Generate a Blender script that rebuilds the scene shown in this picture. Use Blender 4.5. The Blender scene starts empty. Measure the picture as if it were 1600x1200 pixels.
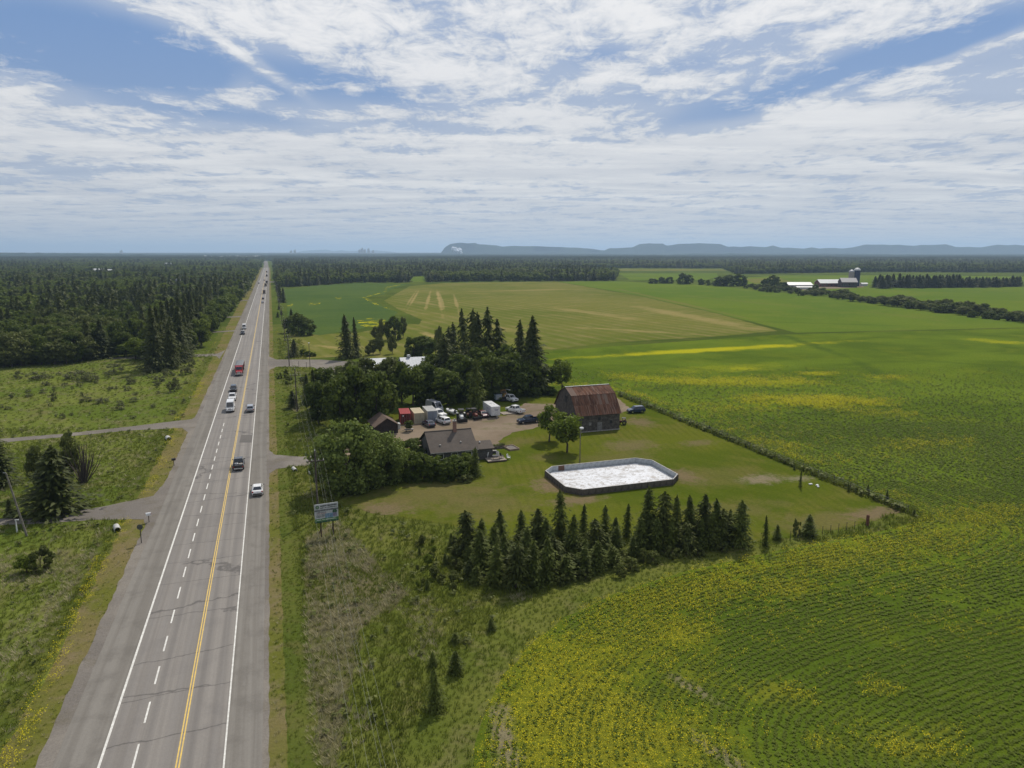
import bpy, bmesh, math, random
import numpy as np
from mathutils import Vector, Matrix

random.seed(7)
rng = np.random.default_rng(11)
SC = bpy.context.scene
COL = SC.collection
PI = math.pi

# ------------------------------------------------------------------ camera
FOC = 1109.0                      # focal length in pixels of a 1600 px wide frame
PITCH = math.atan(206 / FOC)
YAW = math.atan(379 * math.cos(PITCH) / FOC)
CAMH = 40.0
cam_d = bpy.data.cameras.new('camera')
cam = bpy.data.objects.new('camera', cam_d)
COL.objects.link(cam)
cam_d.sensor_width = 36
cam_d.lens = 36 * FOC / 1600
cam_d.clip_start = 0.5
cam_d.clip_end = 90000
cam.location = (0, 0, CAMH)
cam.rotation_euler = (PI / 2 - PITCH, 0, -YAW)
SC.camera = cam

# ------------------------------------------------------------------ light
SUN_AZ, SUN_EL = math.radians(37), math.radians(50)     # azimuth clockwise from +Y (the road's direction)
SUN_DIR = Vector((math.sin(SUN_AZ) * math.cos(SUN_EL), math.cos(SUN_AZ) * math.cos(SUN_EL), math.sin(SUN_EL)))
sd = bpy.data.lights.new('sun', 'SUN')
sd.energy = 4.3
sd.angle = math.radians(0.6)
sd.color = (1.0, 0.93, 0.82)
sun = bpy.data.objects.new('sun', sd)
COL.objects.link(sun)
sun.location = (0, 0, 300)
sun.rotation_euler = SUN_DIR.to_track_quat('Z', 'Y').to_euler()
SC.view_settings.view_transform = 'Standard'
SC.view_settings.look = 'None'
SC.view_settings.exposure = -0.12
SC.view_settings.gamma = 1
SC.view_settings.use_curve_mapping = False
SC.cycles.max_bounces = 5
SC.cycles.diffuse_bounces = 2
SC.cycles.glossy_bounces = 2
SC.cycles.transmission_bounces = 3
SC.cycles.volume_bounces = 0
SC.cycles.transparent_max_bounces = 6
SC.cycles.use_denoising = True
SC.cycles.caustics_reflective = False
SC.cycles.caustics_refractive = False

# ------------------------------------------------------------------ node helpers
class NT:
    def __init__(s, tree):
        s.t = tree
        tree.nodes.clear()
    def n(s, kind, **kw):
        nd = s.t.nodes.new(kind)
        for k, v in kw.items():
            if k == 'i':
                for kk, vv in v.items():
                    if isinstance(vv, bpy.types.NodeSocket):
                        s.t.links.new(vv, nd.inputs[kk])
                    else:
                        nd.inputs[kk].default_value = vv
            else:
                setattr(nd, k, v)
        return nd
    def math(s, op, a, b=None, c=None, clamp=False):
        nd = s.t.nodes.new('ShaderNodeMath')
        nd.operation = op
        nd.use_clamp = clamp
        for q, v in enumerate((a, b, c)):
            if v is None:
                continue
            if isinstance(v, bpy.types.NodeSocket):
                s.t.links.new(v, nd.inputs[q])
            else:
                nd.inputs[q].default_value = v
        return nd.outputs[0]
    def mix(s, f, a, b, mode='MIX'):
        nd = s.t.nodes.new('ShaderNodeMix')
        nd.data_type = 'RGBA'
        nd.blend_type = mode
        for key, v in ((0, f), (6, a), (7, b)):
            if isinstance(v, bpy.types.NodeSocket):
                s.t.links.new(v, nd.inputs[key])
            else:
                nd.inputs[key].default_value = v if key == 0 else (v[0], v[1], v[2], 1)
        return nd.outputs[2]
    def ramp(s, v, lo, hi):
        nd = s.t.nodes.new('ShaderNodeMapRange')
        nd.interpolation_type = 'SMOOTHSTEP'
        s.t.links.new(v, nd.inputs[0])
        nd.inputs[1].default_value = lo
        nd.inputs[2].default_value = hi
        return nd.outputs[0]
    def noise(s, vec, scale, detail=4, rough=.55, dist=0):
        nd = s.t.nodes.new('ShaderNodeTexNoise')
        if vec is not None:
            s.t.links.new(vec, nd.inputs['Vector'])
        nd.inputs['Scale'].default_value = scale
        nd.inputs['Detail'].default_value = detail
        nd.inputs['Roughness'].default_value = rough
        nd.inputs['Distortion'].default_value = dist
        return nd.outputs[0]
    def mapping(s, vec, loc=(0, 0, 0), rot=(0, 0, 0), scale=(1, 1, 1), kind='POINT'):
        nd = s.t.nodes.new('ShaderNodeMapping')
        nd.vector_type = kind
        s.t.links.new(vec, nd.inputs[0])
        nd.inputs[1].default_value = loc
        nd.inputs[2].default_value = rot
        nd.inputs[3].default_value = scale
        return nd.outputs[0]
    def link(s, a, b):
        s.t.links.new(a, b)

# ------------------------------------------------------------------ sky: Nishita with a procedural cloud deck
world = bpy.data.worlds.new('World')
SC.world = world
world.use_nodes = True
w = NT(world.node_tree)
tc = w.n('ShaderNodeTexCoord').outputs['Generated']
sky = w.n('ShaderNodeTexSky', sky_type='NISHITA', sun_disc=False, sun_elevation=SUN_EL, sun_rotation=SUN_AZ,
          altitude=100, air_density=1.0, dust_density=1.2, ozone_density=2.0)
sepd = w.n('ShaderNodeSeparateXYZ', i={0: tc})
zz = w.math('MAXIMUM', sepd.outputs[2], 0.0)
# azimuth and elevation measured from the view's heading (fixed directions on the sky)
rotd = w.mapping(tc, rot=(0, 0, YAW))
sr = w.n('ShaderNodeSeparateXYZ', i={0: rotd})
hyp = w.math('SQRT', w.math('ADD', w.math('MULTIPLY', sr.outputs[0], sr.outputs[0]), w.math('MULTIPLY', sr.outputs[1], sr.outputs[1])))
AZ = w.math('ARCTAN2', sr.outputs[0], sr.outputs[1])
EL = w.math('ARCTAN2', sr.outputs[2], hyp)
azel = w.n('ShaderNodeCombineXYZ', i={0: AZ, 1: EL}).outputs[0]
den = w.math('ADD', zz, 0.055)
plane = w.n('ShaderNodeCombineXYZ', i={0: w.math('DIVIDE', sr.outputs[0], den), 1: w.math('DIVIDE', sr.outputs[1], den)}).outputs[0]
warp = w.n('ShaderNodeTexNoise', i={'Scale': 5.0, 'Detail': 4.0})
w.link(azel, warp.inputs['Vector'])
wv = w.n('ShaderNodeVectorMath', operation='SUBTRACT', i={0: warp.outputs['Color'], 1: (.5, .5, .5)}).outputs[0]
wv = w.n('ShaderNodeVectorMath', operation='MULTIPLY', i={0: wv, 1: (.09, .03, 0)}).outputs[0]
azw = w.n('ShaderNodeVectorMath', operation='ADD', i={0: azel, 1: wv}).outputs[0]

def pix_azel(x, y):
    u, v = (x - 800) / FOC, (y - 600) / FOC
    f = math.cos(PITCH) - v * math.sin(PITCH)
    z = -math.sin(PITCH) - v * math.cos(PITCH)
    return math.atan2(u, f), math.atan2(z, math.hypot(u, f))
cover = None
def blob(px, py, rx, ry, deg, wgt):
    global cover
    a, e = pix_azel(px, py)
    wgt = wgt * (.8 if wgt < 0 else 1)
    m = w.mapping(azw, loc=(a, e, 0), rot=(0, 0, math.radians(-deg)), scale=(rx / FOC, ry / FOC, 1), kind='TEXTURE')
    ln = w.n('ShaderNodeVectorMath', operation='LENGTH', i={0: m}).outputs['Value']
    g = w.math('POWER', 2.718, w.math('MULTIPLY', w.math('MULTIPLY', ln, ln), -1.0))
    cover = w.math('MULTIPLY_ADD', g, wgt, cover)
# coverage: full near the horizon, broken higher up
cover = w.math('MULTIPLY_ADD', w.ramp(EL, 0.12, 0.24), -0.13, 0.74)
for b in [(80, 90, 150, 90, 0, -.30), (290, 125, 210, 50, 8, -.46), (560, 135, 140, 26, 12, -.30), (450, 185, 160, 14, 3, -.14), (700, 150, 100, 14, 0, -.16),
          (930, 75, 110, 24, 6, -.26), (1000, 100, 110, 20, 4, -.20), (1290, 125, 200, 26, -12, -.40), (1480, 75, 150, 26, -10, -.30), (1130, 180, 130, 16, -6, -.22),
          (1030, 155, 90, 12, 5, -.16), (60, 265, 110, 20, 0, -.16), (1560, 150, 120, 30, -5, -.22), (660, 205, 60, 10, 0, -.14),
          (600, 85, 210, 40, 14, .20), (900, 20, 500, 34, 0, .18), (990, 105, 230, 16, -20, .26), (1500, 92, 120, 9, -14, .42), (1400, 178, 170, 22, 4, .22),
          (1310, 132, 70, 7, -16, .34), (300, 22, 130, 20, 8, .26), (400, 100, 70, 7, 29, .34), (1180, 30, 330, 26, -6, .18), (250, 150, 60, 10, 3, .22),
          (420, 165, 200, 12, 10, .16), (380, 140, 26, 22, -30, .22), (1200, 215, 300, 18, -8, .2), (480, 240, 500, 20, 2, .16), (30, 130, 80, 14, 5, .2)]:
    blob(*b)
pl = w.mapping(plane, rot=(0, 0, .25), scale=(1.0, 1.25, 1))
n1 = w.noise(pl, 1.5, 9, .62, .25)
n2 = w.noise(w.mapping(plane, loc=(3, 7, 0), scale=(.45, 1.5, 1)), 1.2, 6, .6, .4)
n3 = w.noise(w.mapping(plane, loc=(9, 2, 0), rot=(0, 0, .5), scale=(1, .6, 1)), 7.0, 8, .72, .5)
cv = w.math('MULTIPLY_ADD', w.math('SUBTRACT', n1, .5), 1.65, cover)
cv = w.math('MULTIPLY_ADD', w.math('SUBTRACT', n3, .5), 1.15, cv)
dens = w.ramp(cv, .34, .74)
dens = w.math('MAXIMUM', dens, w.math('MULTIPLY', w.ramp(cover, .30, .62), .45))   # thin veil
# towards the horizon the deck greys out and streaks
streak = w.ramp(n2, .32, .72)
low = w.ramp(EL, 0.30, 0.03)
white = w.mix(w.ramp(cv, .55, .95), (.66, .70, .77), (.93, .93, .94))
grey = w.mix(streak, (.56, .59, .64), (.84, .84, .83))
horiz = w.mix(w.ramp(EL, 0.0, .085), (.57, .59, .63), grey)
ccol = w.mix(w.math('MULTIPLY', low, .86), white, horiz)
skyc = w.mix(1.0, sky.outputs[0], (.062, .062, .062), 'MULTIPLY')
skyb = w.mix(.8, skyc, (.20, .35, .66))
skyb = w.mix(w.math('MULTIPLY', low, .5), skyb, (.40, .47, .58))
col = w.mix(dens, skyb, ccol)
under = w.ramp(sepd.outputs[2], -.01, .0)
col = w.mix(under, (.05, .06, .05), col)
# away from the sun the deck is less bright
dt = w.n('ShaderNodeVectorMath', operation='DOT_PRODUCT', i={0: tc, 1: tuple(SUN_DIR)}).outputs['Value']
col = w.mix(1.0, col, w.mix(w.ramp(dt, -.7, .6), (.70, .70, .70), (1, 1, 1)), 'MULTIPLY')
bg = w.n('ShaderNodeBackground', i={0: col, 1: 1.0})
w.link(bg.outputs[0], w.n('ShaderNodeOutputWorld').inputs[0])
world.cycles.sampling_method = 'MANUAL'
world.cycles.sample_map_resolution = 1024

# ------------------------------------------------------------------ geometry helpers
def G(x, y, z=0.0):
    """the point at height z that the photograph shows at pixel x, y"""
    u, v = (x - 800) / FOC, (y - 600) / FOC
    t = (CAMH - z) / (math.sin(PITCH) + v * math.cos(PITCH))
    f, r = t * (math.cos(PITCH) - v * math.sin(PITCH)), t * u
    return Vector((r * math.cos(YAW) + f * math.sin(YAW), -r * math.sin(YAW) + f * math.cos(YAW), z))
def HT(yb, yt):
    v = (yb - 600) / FOC
    t = CAMH / (math.sin(PITCH) + v * math.cos(PITCH))
    return CAMH - t * (math.cos(PITCH) - v * math.sin(PITCH)) * math.tan(PITCH + math.atan((yt - 600) / FOC))
def S(y):
    return FOC * (math.sin(PITCH) + (y - 600) / FOC * math.cos(PITCH)) / CAMH

def tag(o, label=None, cat=None, group=None, kind=None):
    if label: o['label'] = label
    if cat: o['category'] = cat
    if group: o['group'] = group
    if kind: o['kind'] = kind
    return o
def empty(name, loc, rz=0, **kw):
    o = bpy.data.objects.new(name, None)
    COL.objects.link(o)
    o.location = loc
    o.rotation_euler = (0, 0, rz)
    o.empty_display_size = .3
    return tag(o, **kw)
def mesh_np(name, V, Fs, mats=None, midx=None, smooth=False):
    """V: n x 3, Fs: list of integer arrays (m x k)"""
    me = bpy.data.meshes.new(name)
    V = np.asarray(V, dtype=np.float32)
    me.vertices.add(len(V))
    me.vertices.foreach_set('co', V.ravel())
    loops = np.concatenate([np.asarray(f, dtype=np.int32).ravel() for f in Fs])
    sizes = np.concatenate([np.full(len(f), np.asarray(f).shape[1], dtype=np.int32) for f in Fs])
    starts = np.concatenate([[0], np.cumsum(sizes)[:-1]]).astype(np.int32)
    me.loops.add(len(loops))
    me.loops.foreach_set('vertex_index', loops)
    me.polygons.add(len(sizes))
    me.polygons.foreach_set('loop_start', starts)
    me.polygons.foreach_set('loop_total', sizes)
    if midx is not None:
        me.polygons.foreach_set('material_index', np.asarray(midx, dtype=np.int32))
    if smooth:
        me.polygons.foreach_set('use_smooth', np.ones(len(sizes), dtype=bool))
    me.update(calc_edges=True)
    for m in (mats or []):
        me.materials.append(m)
    return me
def put(name, me, parent=None, loc=None, rz=0, **kw):
    o = bpy.data.objects.new(name, me)
    COL.objects.link(o)
    if parent is not None: o.parent = parent
    if loc is not None: o.location = loc
    if rz: o.rotation_euler = (0, 0, rz)
    return tag(o, **kw)

class MB:
    """collects simple solids and links them as one mesh object"""
    def __init__(s): s.V, s.F, s.M = [], [], []
    def add(s, V, F, m=0):
        b = len(s.V)
        s.V += [tuple(v) for v in V]
        s.F += [tuple(i + b for i in f) for f in F]
        s.M += [m] * len(F)
        return s
    def box(s, c, d, rz=0, m=0, rx=0, bev=0.0):
        R = Matrix.Rotation(rz, 3, 'Z') @ Matrix.Rotation(rx, 3, 'X')
        hx, hy, hz = d[0] / 2, d[1] / 2, d[2] / 2
        if bev <= 0:
            P = [(-hx, -hy, -hz), (hx, -hy, -hz), (hx, hy, -hz), (-hx, hy, -hz), (-hx, -hy, hz), (hx, -hy, hz), (hx, hy, hz), (-hx, hy, hz)]
            F = [(3, 2, 1, 0), (4, 5, 6, 7), (0, 1, 5, 4), (1, 2, 6, 5), (2, 3, 7, 6), (3, 0, 4, 7)]
        else:
            b = bev
            ring = [(-hx + b, -hy), (hx - b, -hy), (hx, -hy + b), (hx, hy - b), (hx - b, hy), (-hx + b, hy), (-hx, hy - b), (-hx, -hy + b)]
            ins = [(x * (1 - b / hx), y * (1 - b / hy)) for x, y in ring]
            P = [(x, y, -hz) for x, y in ins] + [(x, y, -hz + b) for x, y in ring] + [(x, y, hz - b) for x, y in ring] + [(x, y, hz) for x, y in ins]
            F = [tuple(range(7, -1, -1)), tuple(range(24, 32))]
            for k in range(3):
                for i in range(8):
                    j = (i + 1) % 8
                    F.append((k * 8 + i, k * 8 + j, k * 8 + 8 + j, k * 8 + 8 + i))
        C = Vector(c)
        return s.add([C + R @ Vector(p) for p in P], F, m)
    def tube(s, a, b, r0, r1=None, n=8, m=0, cap=True):
        r1 = r0 if r1 is None else r1
        a, b = Vector(a), Vector(b)
        d = (b - a).normalized()
        q = d.to_track_quat('Z', 'Y').to_matrix()
        P = [a + q @ Vector((math.cos(2 * PI * i / n) * r0, math.sin(2 * PI * i / n) * r0, 0)) for i in range(n)]
        P += [b + q @ Vector((math.cos(2 * PI * i / n) * r1, math.sin(2 * PI * i / n) * r1, 0)) for i in range(n)]
        F = [(i, (i + 1) % n, n + (i + 1) % n, n + i) for i in range(n)]
        if cap: F += [tuple(range(n - 1, -1, -1)), tuple(range(n, 2 * n))]
        return s.add(P, F, m)
    def poly(s, P, m=0):
        return s.add(P, [tuple(range(len(P)))], m)
    def prism(s, prof, a, b, m=0, axis='x', mcap=None):
        """prof: (u, z) outline, swept from a to b along the axis"""
        f = (lambda t, u, z: (t, u, z)) if axis == 'x' else (lambda t, u, z: (u, t, z))
        n = len(prof)
        s.add([f(a, u, z) for u, z in prof] + [f(b, u, z) for u, z in prof], [(i, (i + 1) % n, n + (i + 1) % n, n + i) for i in range(n)], m)
        s.poly([f(a, u, z) for u, z in prof][::-1], m if mcap is None else mcap)
        s.poly([f(b, u, z) for u, z in prof], m if mcap is None else mcap)
        return s
    def loft(s, secs, m=0):
        n = len(secs[0])
        P = [p for sec in secs for p in sec]
        F = []
        for k in range(len(secs) - 1):
            for i in range(n):
                j = (i + 1) % n
                F.append((k * n + i, k * n + j, (k + 1) * n + j, (k + 1) * n + i))
        F += [tuple(range(n - 1, -1, -1)), tuple(range((len(secs) - 1) * n, len(secs) * n))]
        return s.add(P, F, m)
    def mesh(s, name, mats):
        me = bpy.data.meshes.new(name)
        me.from_pydata(s.V, [], s.F)
        me.polygons.foreach_set('material_index', s.M)
        for m in (mats if isinstance(mats, (list, tuple)) else [mats]): me.materials.append(m)
        bm = bmesh.new(); bm.from_mesh(me)
        bmesh.ops.recalc_face_normals(bm, faces=bm.faces)
        bm.to_mesh(me); bm.free()
        me.update()
        return me
    def build(s, name, mats, parent=None, loc=None, rz=0, **kw):
        return put(name, s.mesh(name, mats), parent, loc, rz, **kw)

def inpoly(px, py, poly):
    c = np.zeros(len(px), bool)
    n = len(poly)
    j = n - 1
    for i in range(n):
        xi, yi, xj, yj = poly[i][0], poly[i][1], poly[j][0], poly[j][1]
        if yi != yj:
            m = ((yi > py) != (yj > py)) & (px < (xj - xi) * (py - yi) / (yj - yi) + xi)
            c ^= m
        j = i
    return c
_vn = rng.random((256, 256))
def vnoise(x, y, s, o=0):
    x, y = x / s + 37.3 * (o + 1), y / s + 91.7 * (o + 1)
    xi, yi = np.floor(x).astype(int), np.floor(y).astype(int)
    fx, fy = x - xi, y - yi
    fx, fy = fx * fx * (3 - 2 * fx), fy * fy * (3 - 2 * fy)
    g = lambda a, b: _vn[a % 256, b % 256]
    return (g(xi, yi) * (1 - fx) + g(xi + 1, yi) * fx) * (1 - fy) + (g(xi, yi + 1) * (1 - fx) + g(xi + 1, yi + 1) * fx) * fy
def fbm(x, y, s, o=0):
    return (vnoise(x, y, s, o) * .5 + vnoise(x, y, s / 2.1, o + 3) * .28 + vnoise(x, y, s / 4.3, o + 5) * .22)
def infrust(x, y, margin=.18, behind=25):
    """roughly inside the view's wedge, with a margin for a step to the side"""
    f = x * math.sin(YAW) + y * math.cos(YAW)
    r = x * math.cos(YAW) - y * math.sin(YAW)
    return (f > behind) & (np.abs(r) < f * (.7215 + margin) + 12)

# ------------------------------------------------------------------ materials
def new_mat(name):
    m = bpy.data.materials.new(name)
    m.use_nodes = True
    return m, NT(m.node_tree)
def finish(t, color, rough=.8, bump=None, bstr=.3, bdist=.1, metal=0, spec=.3, extra=None):
    b = t.n('ShaderNodeBsdfPrincipled', i={'Roughness': rough, 'Metallic': metal, 'Specular IOR Level': spec})
    if isinstance(color, bpy.types.NodeSocket): t.link(color, b.inputs['Base Color'])
    else: b.inputs['Base Color'].default_value = (*color, 1)
    for k, v in (extra or {}).items(): b.inputs[k].default_value = v
    if bump is not None:
        bn = t.n('ShaderNodeBump', i={'Strength': bstr, 'Distance': bdist, 'Height': bump})
        t.link(bn.outputs[0], b.inputs['Normal'])
    t.link(b.outputs[0], t.n('ShaderNodeOutputMaterial').inputs[0])
    return b
_pm = {}
def paint(name, c, rough=.5, metal=0, dirt=.25, scale=3.0, spec=.4, coat=0):
    """a plain surface with uneven tone and dirt"""
    if name in _pm: return _pm[name]
    m, t = new_mat(name)
    o = t.n('ShaderNodeTexCoord').outputs['Object']
    nz = t.noise(o, scale, 5, .6)
    dark = tuple(v * (1 - dirt) * .85 for v in c)
    cc = t.mix(t.ramp(nz, .35, .7), dark, c)
    finish(t, cc, rough, nz, .08, .02, metal, spec, {'Coat Weight': coat})
    _pm[name] = m
    return m
def ground_mat(name, c1, c2, c3, s1=.02, s2=.12, fine=1.6, k3=.5, bump=.5, bdist=.25, stripes=None, s1o=(1, 1, 1), contrast=.45, spots=None, ragged=None):
    m, t = new_mat(name)
    pos = t.n('ShaderNodeNewGeometry').outputs['Position']
    a = t.noise(t.mapping(pos, scale=s1o), s1, 5, .6, .5)
    b = t.noise(pos, s2, 5, .65, .3)
    f = t.noise(pos, fine, 5, .7)
    f2 = t.noise(pos, fine * 6, 3, .7)
    c = t.mix(t.ramp(a, .38, .62), c1, c2)
    c = t.mix(t.math('MULTIPLY', t.ramp(b, .48, .68), k3), c, c3)
    if stripes:
        for deg, per, amt, colr in stripes:
            r = t.mapping(pos, rot=(0, 0, math.radians(deg)))
            wv = t.n('ShaderNodeTexWave', wave_type='BANDS', bands_direction='X', i={'Scale': .314 / per * 1.0, 'Distortion': 2.2, 'Detail': 3.0, 'Detail Scale': .25})
            t.link(r, wv.inputs['Vector'])
            mk = t.math('MULTIPLY', t.ramp(wv.outputs['Fac'], .45, .85), t.math('MULTIPLY', t.ramp(b, .3, .6), amt))
            c = t.mix(mk, c, colr)
    for (sx_, sy_, rx_, ry_, deg, sc_, wt) in (spots or []):
        # a worn or flowering patch of the ground itself, ragged at its rim
        mp = t.mapping(pos, loc=(sx_, sy_, 0), rot=(0, 0, math.radians(deg)), scale=(rx_, ry_, 1e6), kind='TEXTURE')
        ln = t.n('ShaderNodeVectorMath', operation='LENGTH', i={0: mp}).outputs['Value']
        rg = t.math('MULTIPLY_ADD', t.math('SUBTRACT', t.noise(pos, min(1.0, 3.0 / max(rx_, ry_)), 7, .75), .5), 3.6, ln)
        c = t.mix(t.math('MULTIPLY', t.ramp(rg, 1.35, .30), wt), c, sc_)
    val = t.math('MULTIPLY_ADD', t.math('ADD', t.math('MULTIPLY', f, .6), t.math('MULTIPLY', f2, .4)), contrast * 2.4, 1 - contrast * 1.2)
    c = t.mix(1.0, c, t.n('ShaderNodeCombineColor', i={0: val, 1: val, 2: val}).outputs[0], 'MULTIPLY')
    b_ = finish(t, c, 1.0, t.math('ADD', f, t.math('MULTIPLY', f2, .5)), bump, bdist, spec=0)
    if ragged: t.link(t.ramp(t.noise(pos, ragged, 6, .72), .47, .60), b_.inputs['Alpha'])
    return m
def leaf_mat(name, dark, light, trans=.28, rnd=.5, nscale=.35):
    m, t = new_mat(name)
    pos = t.n('ShaderNodeNewGeometry').outputs['Position']
    rn = t.n('ShaderNodeObjectInfo').outputs['Random']
    nz = t.noise(pos, nscale, 3, .6)
    k = t.math('ADD', t.math('MULTIPLY', t.ramp(nz, .3, .7), 1 - rnd), t.math('MULTIPLY', rn, rnd))
    isl = t.n('ShaderNodeNewGeometry').outputs['Random Per Island']
    k = t.math('ADD', t.math('MULTIPLY', k, .65), t.math('MULTIPLY', isl, .35))
    c = t.mix(k, dark, light)
    b = t.n('ShaderNodeBsdfPrincipled', i={'Base Color': c, 'Roughness': .65, 'Specular IOR Level': .12})
    tr = t.n('ShaderNodeBsdfTranslucent', i={'Color': t.mix(.5, c, (.12, .16, .02))})
    mx = t.n('ShaderNodeMixShader', i={0: trans, 1: b.outputs[0], 2: tr.outputs[0]})
    t.link(mx.outputs[0], t.n('ShaderNodeOutputMaterial').inputs[0])
    return m

M = {}
YELLOW = [(105.4, 248.4, 238.1, 255.5, 6, 0.9), (138.1, 250.2, 214.0, 251.9, 4, 0.7), (152.1, 207.1, 157.6, 205.2, 3, 0.7), (130.1, 208.7, 166.4, 208.2, 6, 0.35), (168.3, 190.4, 174.4, 188.4, 3, 0.8), (121.9, 189.7, 154.0, 178.9, 6, 0.7), (184.4, 176.0, 188.7, 174.5, 3, 0.6), (307.8, 232.1, 316.0, 229.3, 5, 0.8), (308.4, 241.9, 312.6, 240.5, 5, 0.6), (125.5, 158.7, 150.7, 148.4, 6, 0.85), (107.6, 203.0, 119.6, 191.6, 5, 0.5), (95.2, 121.5, 100.9, 116.5, 3, 0.6), (135.4, 143.5, 148.1, 131.5, 4, 0.4), (40.2, 48.7, 43.4, 47.6, 1.6, 1), (45.5, 39.7, 49.7, 38.1, 1.6, 1), (50.9, 45.9, 52.5, 45.6, 1, 0.7), (51.6, 39.7, 52.5, 39.4, 1, 0.7), (41.0, 41.4, 41.9, 41.1, 1.2, 0.6), (22.1, 48.8, 26.9, 48.0, 6, 1.0), (23.1, 57.1, 20.8, 46.0, 6, 1), (25.9, 45.8, 31.7, 43.5, 3.5, 0.6), (27.1, 60.4, 36.4, 59.8, 5, 0.6), (38.7, 61.1, 41.3, 60.2, 2, 0.8), (55.6, 65.2, 58.4, 64.6, 2, 0.7), (36.4, 67.0, 52.7, 69.2, 3, 0.6), (59.4, 71.8, 80.4, 71.3, 3, 0.5), (85.7, 71.9, 105.8, 75.8, 4, 0.5), (34.1, 53.4, 38.1, 52.0, 2, 0.5), (66.6, 69.4, 70.1, 68.6, 2, 0.6), (104.1, 154.0, 116.6, 149.8, 4, 0.3), (121.0, 109.7, 138.2, 109.3, 4, 0.3)]    # drifts of mustard: from, to, width in metres, strength
M['base'] = ground_mat('meadow_ground', (0.053, 0.076, 0.013), (0.081, 0.106, 0.016), (0.096, 0.101, 0.026), .012, .06, .9, .5)
M['leftfield'] = ground_mat('left_meadow', (.082, .112, .018), (.125, .145, .030), (.13, .115, .05), .035, .13, 1.1, .75, contrast=.6)
M['lawn'] = ground_mat('lawn', (.062, .084, .008), (.092, .104, .012), (.125, .106, .030), .035, .09, 2.2, .5, .35, .1, contrast=.6, stripes=[(12, 1.6, .35, (.055, .075, .006)), (-35, 5.5, .25, (.11, .115, .02))], spots=[(45.0, 110.0, 4.2, 4.5, 30, (.155, .112, .07), 0.9), (45.2, 101.7, 5, 2.2, 0, (.155, .112, .07), 0.8), (69.1, 107.2, 2.6, 4.5, 0, (.155, .112, .07), 0.9), (69.7, 129.1, 6.5, 4.5, 0, (.155, .112, .07), 0.55), (81.2, 101.3, 4.2, 2.6, 0, (.20, .16, .11), 0.8), (84.2, 126.3, 4, 2.4, 0, (.155, .112, .07), 0.55), (14.8, 107.9, 5, 3.5, 0, (.155, .112, .07), 0.8), (76.3, 81.5, 9, 4, 0, (.125, .105, .04), 0.7), (87.1, 81.3, 6, 2.5, 0, (.155, .112, .07), 0.8), (81.6, 146.8, 3.5, 5, 0, (.155, .112, .07), 0.7), (79.0, 162.4, 3, 9, 0, (.155, .112, .07), 0.5), (24.2, 112.8, 13, 7, 0, (.125, .105, .04), 0.75), (30.6, 104.1, 9, 6, 0, (.125, .105, .04), 0.6), (65.0, 89.6, 12, 4, 0, (.125, .105, .04), 0.5), (49.0, 139.3, 5, 3, 0, (.125, .105, .04), 0.6), (48.9, 126.5, 3, 3, 0, (.125, .105, .04), 0.6), (87.9, 99.4, 3, 1.5, 0, (.2,.17,.12), 0.6), (62.4, 122.0, 10, 4, 0, (.125, .105, .04), 0.5), (73.3, 105.4, 10, 6, 0, (.125, .105, .04), 0.35)])
M['rough'] = ground_mat('rough_ground', (.085, .106, .018), (.120, .130, .028), (.15, .135, .055), .06, .25, 1.5, .6)
M['dead'] = ground_mat('dead_grass_ground', (.135, .118, .062), (.10, .098, .038), (.085, .10, .022), .12, .3, 2.0, .7)
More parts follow.
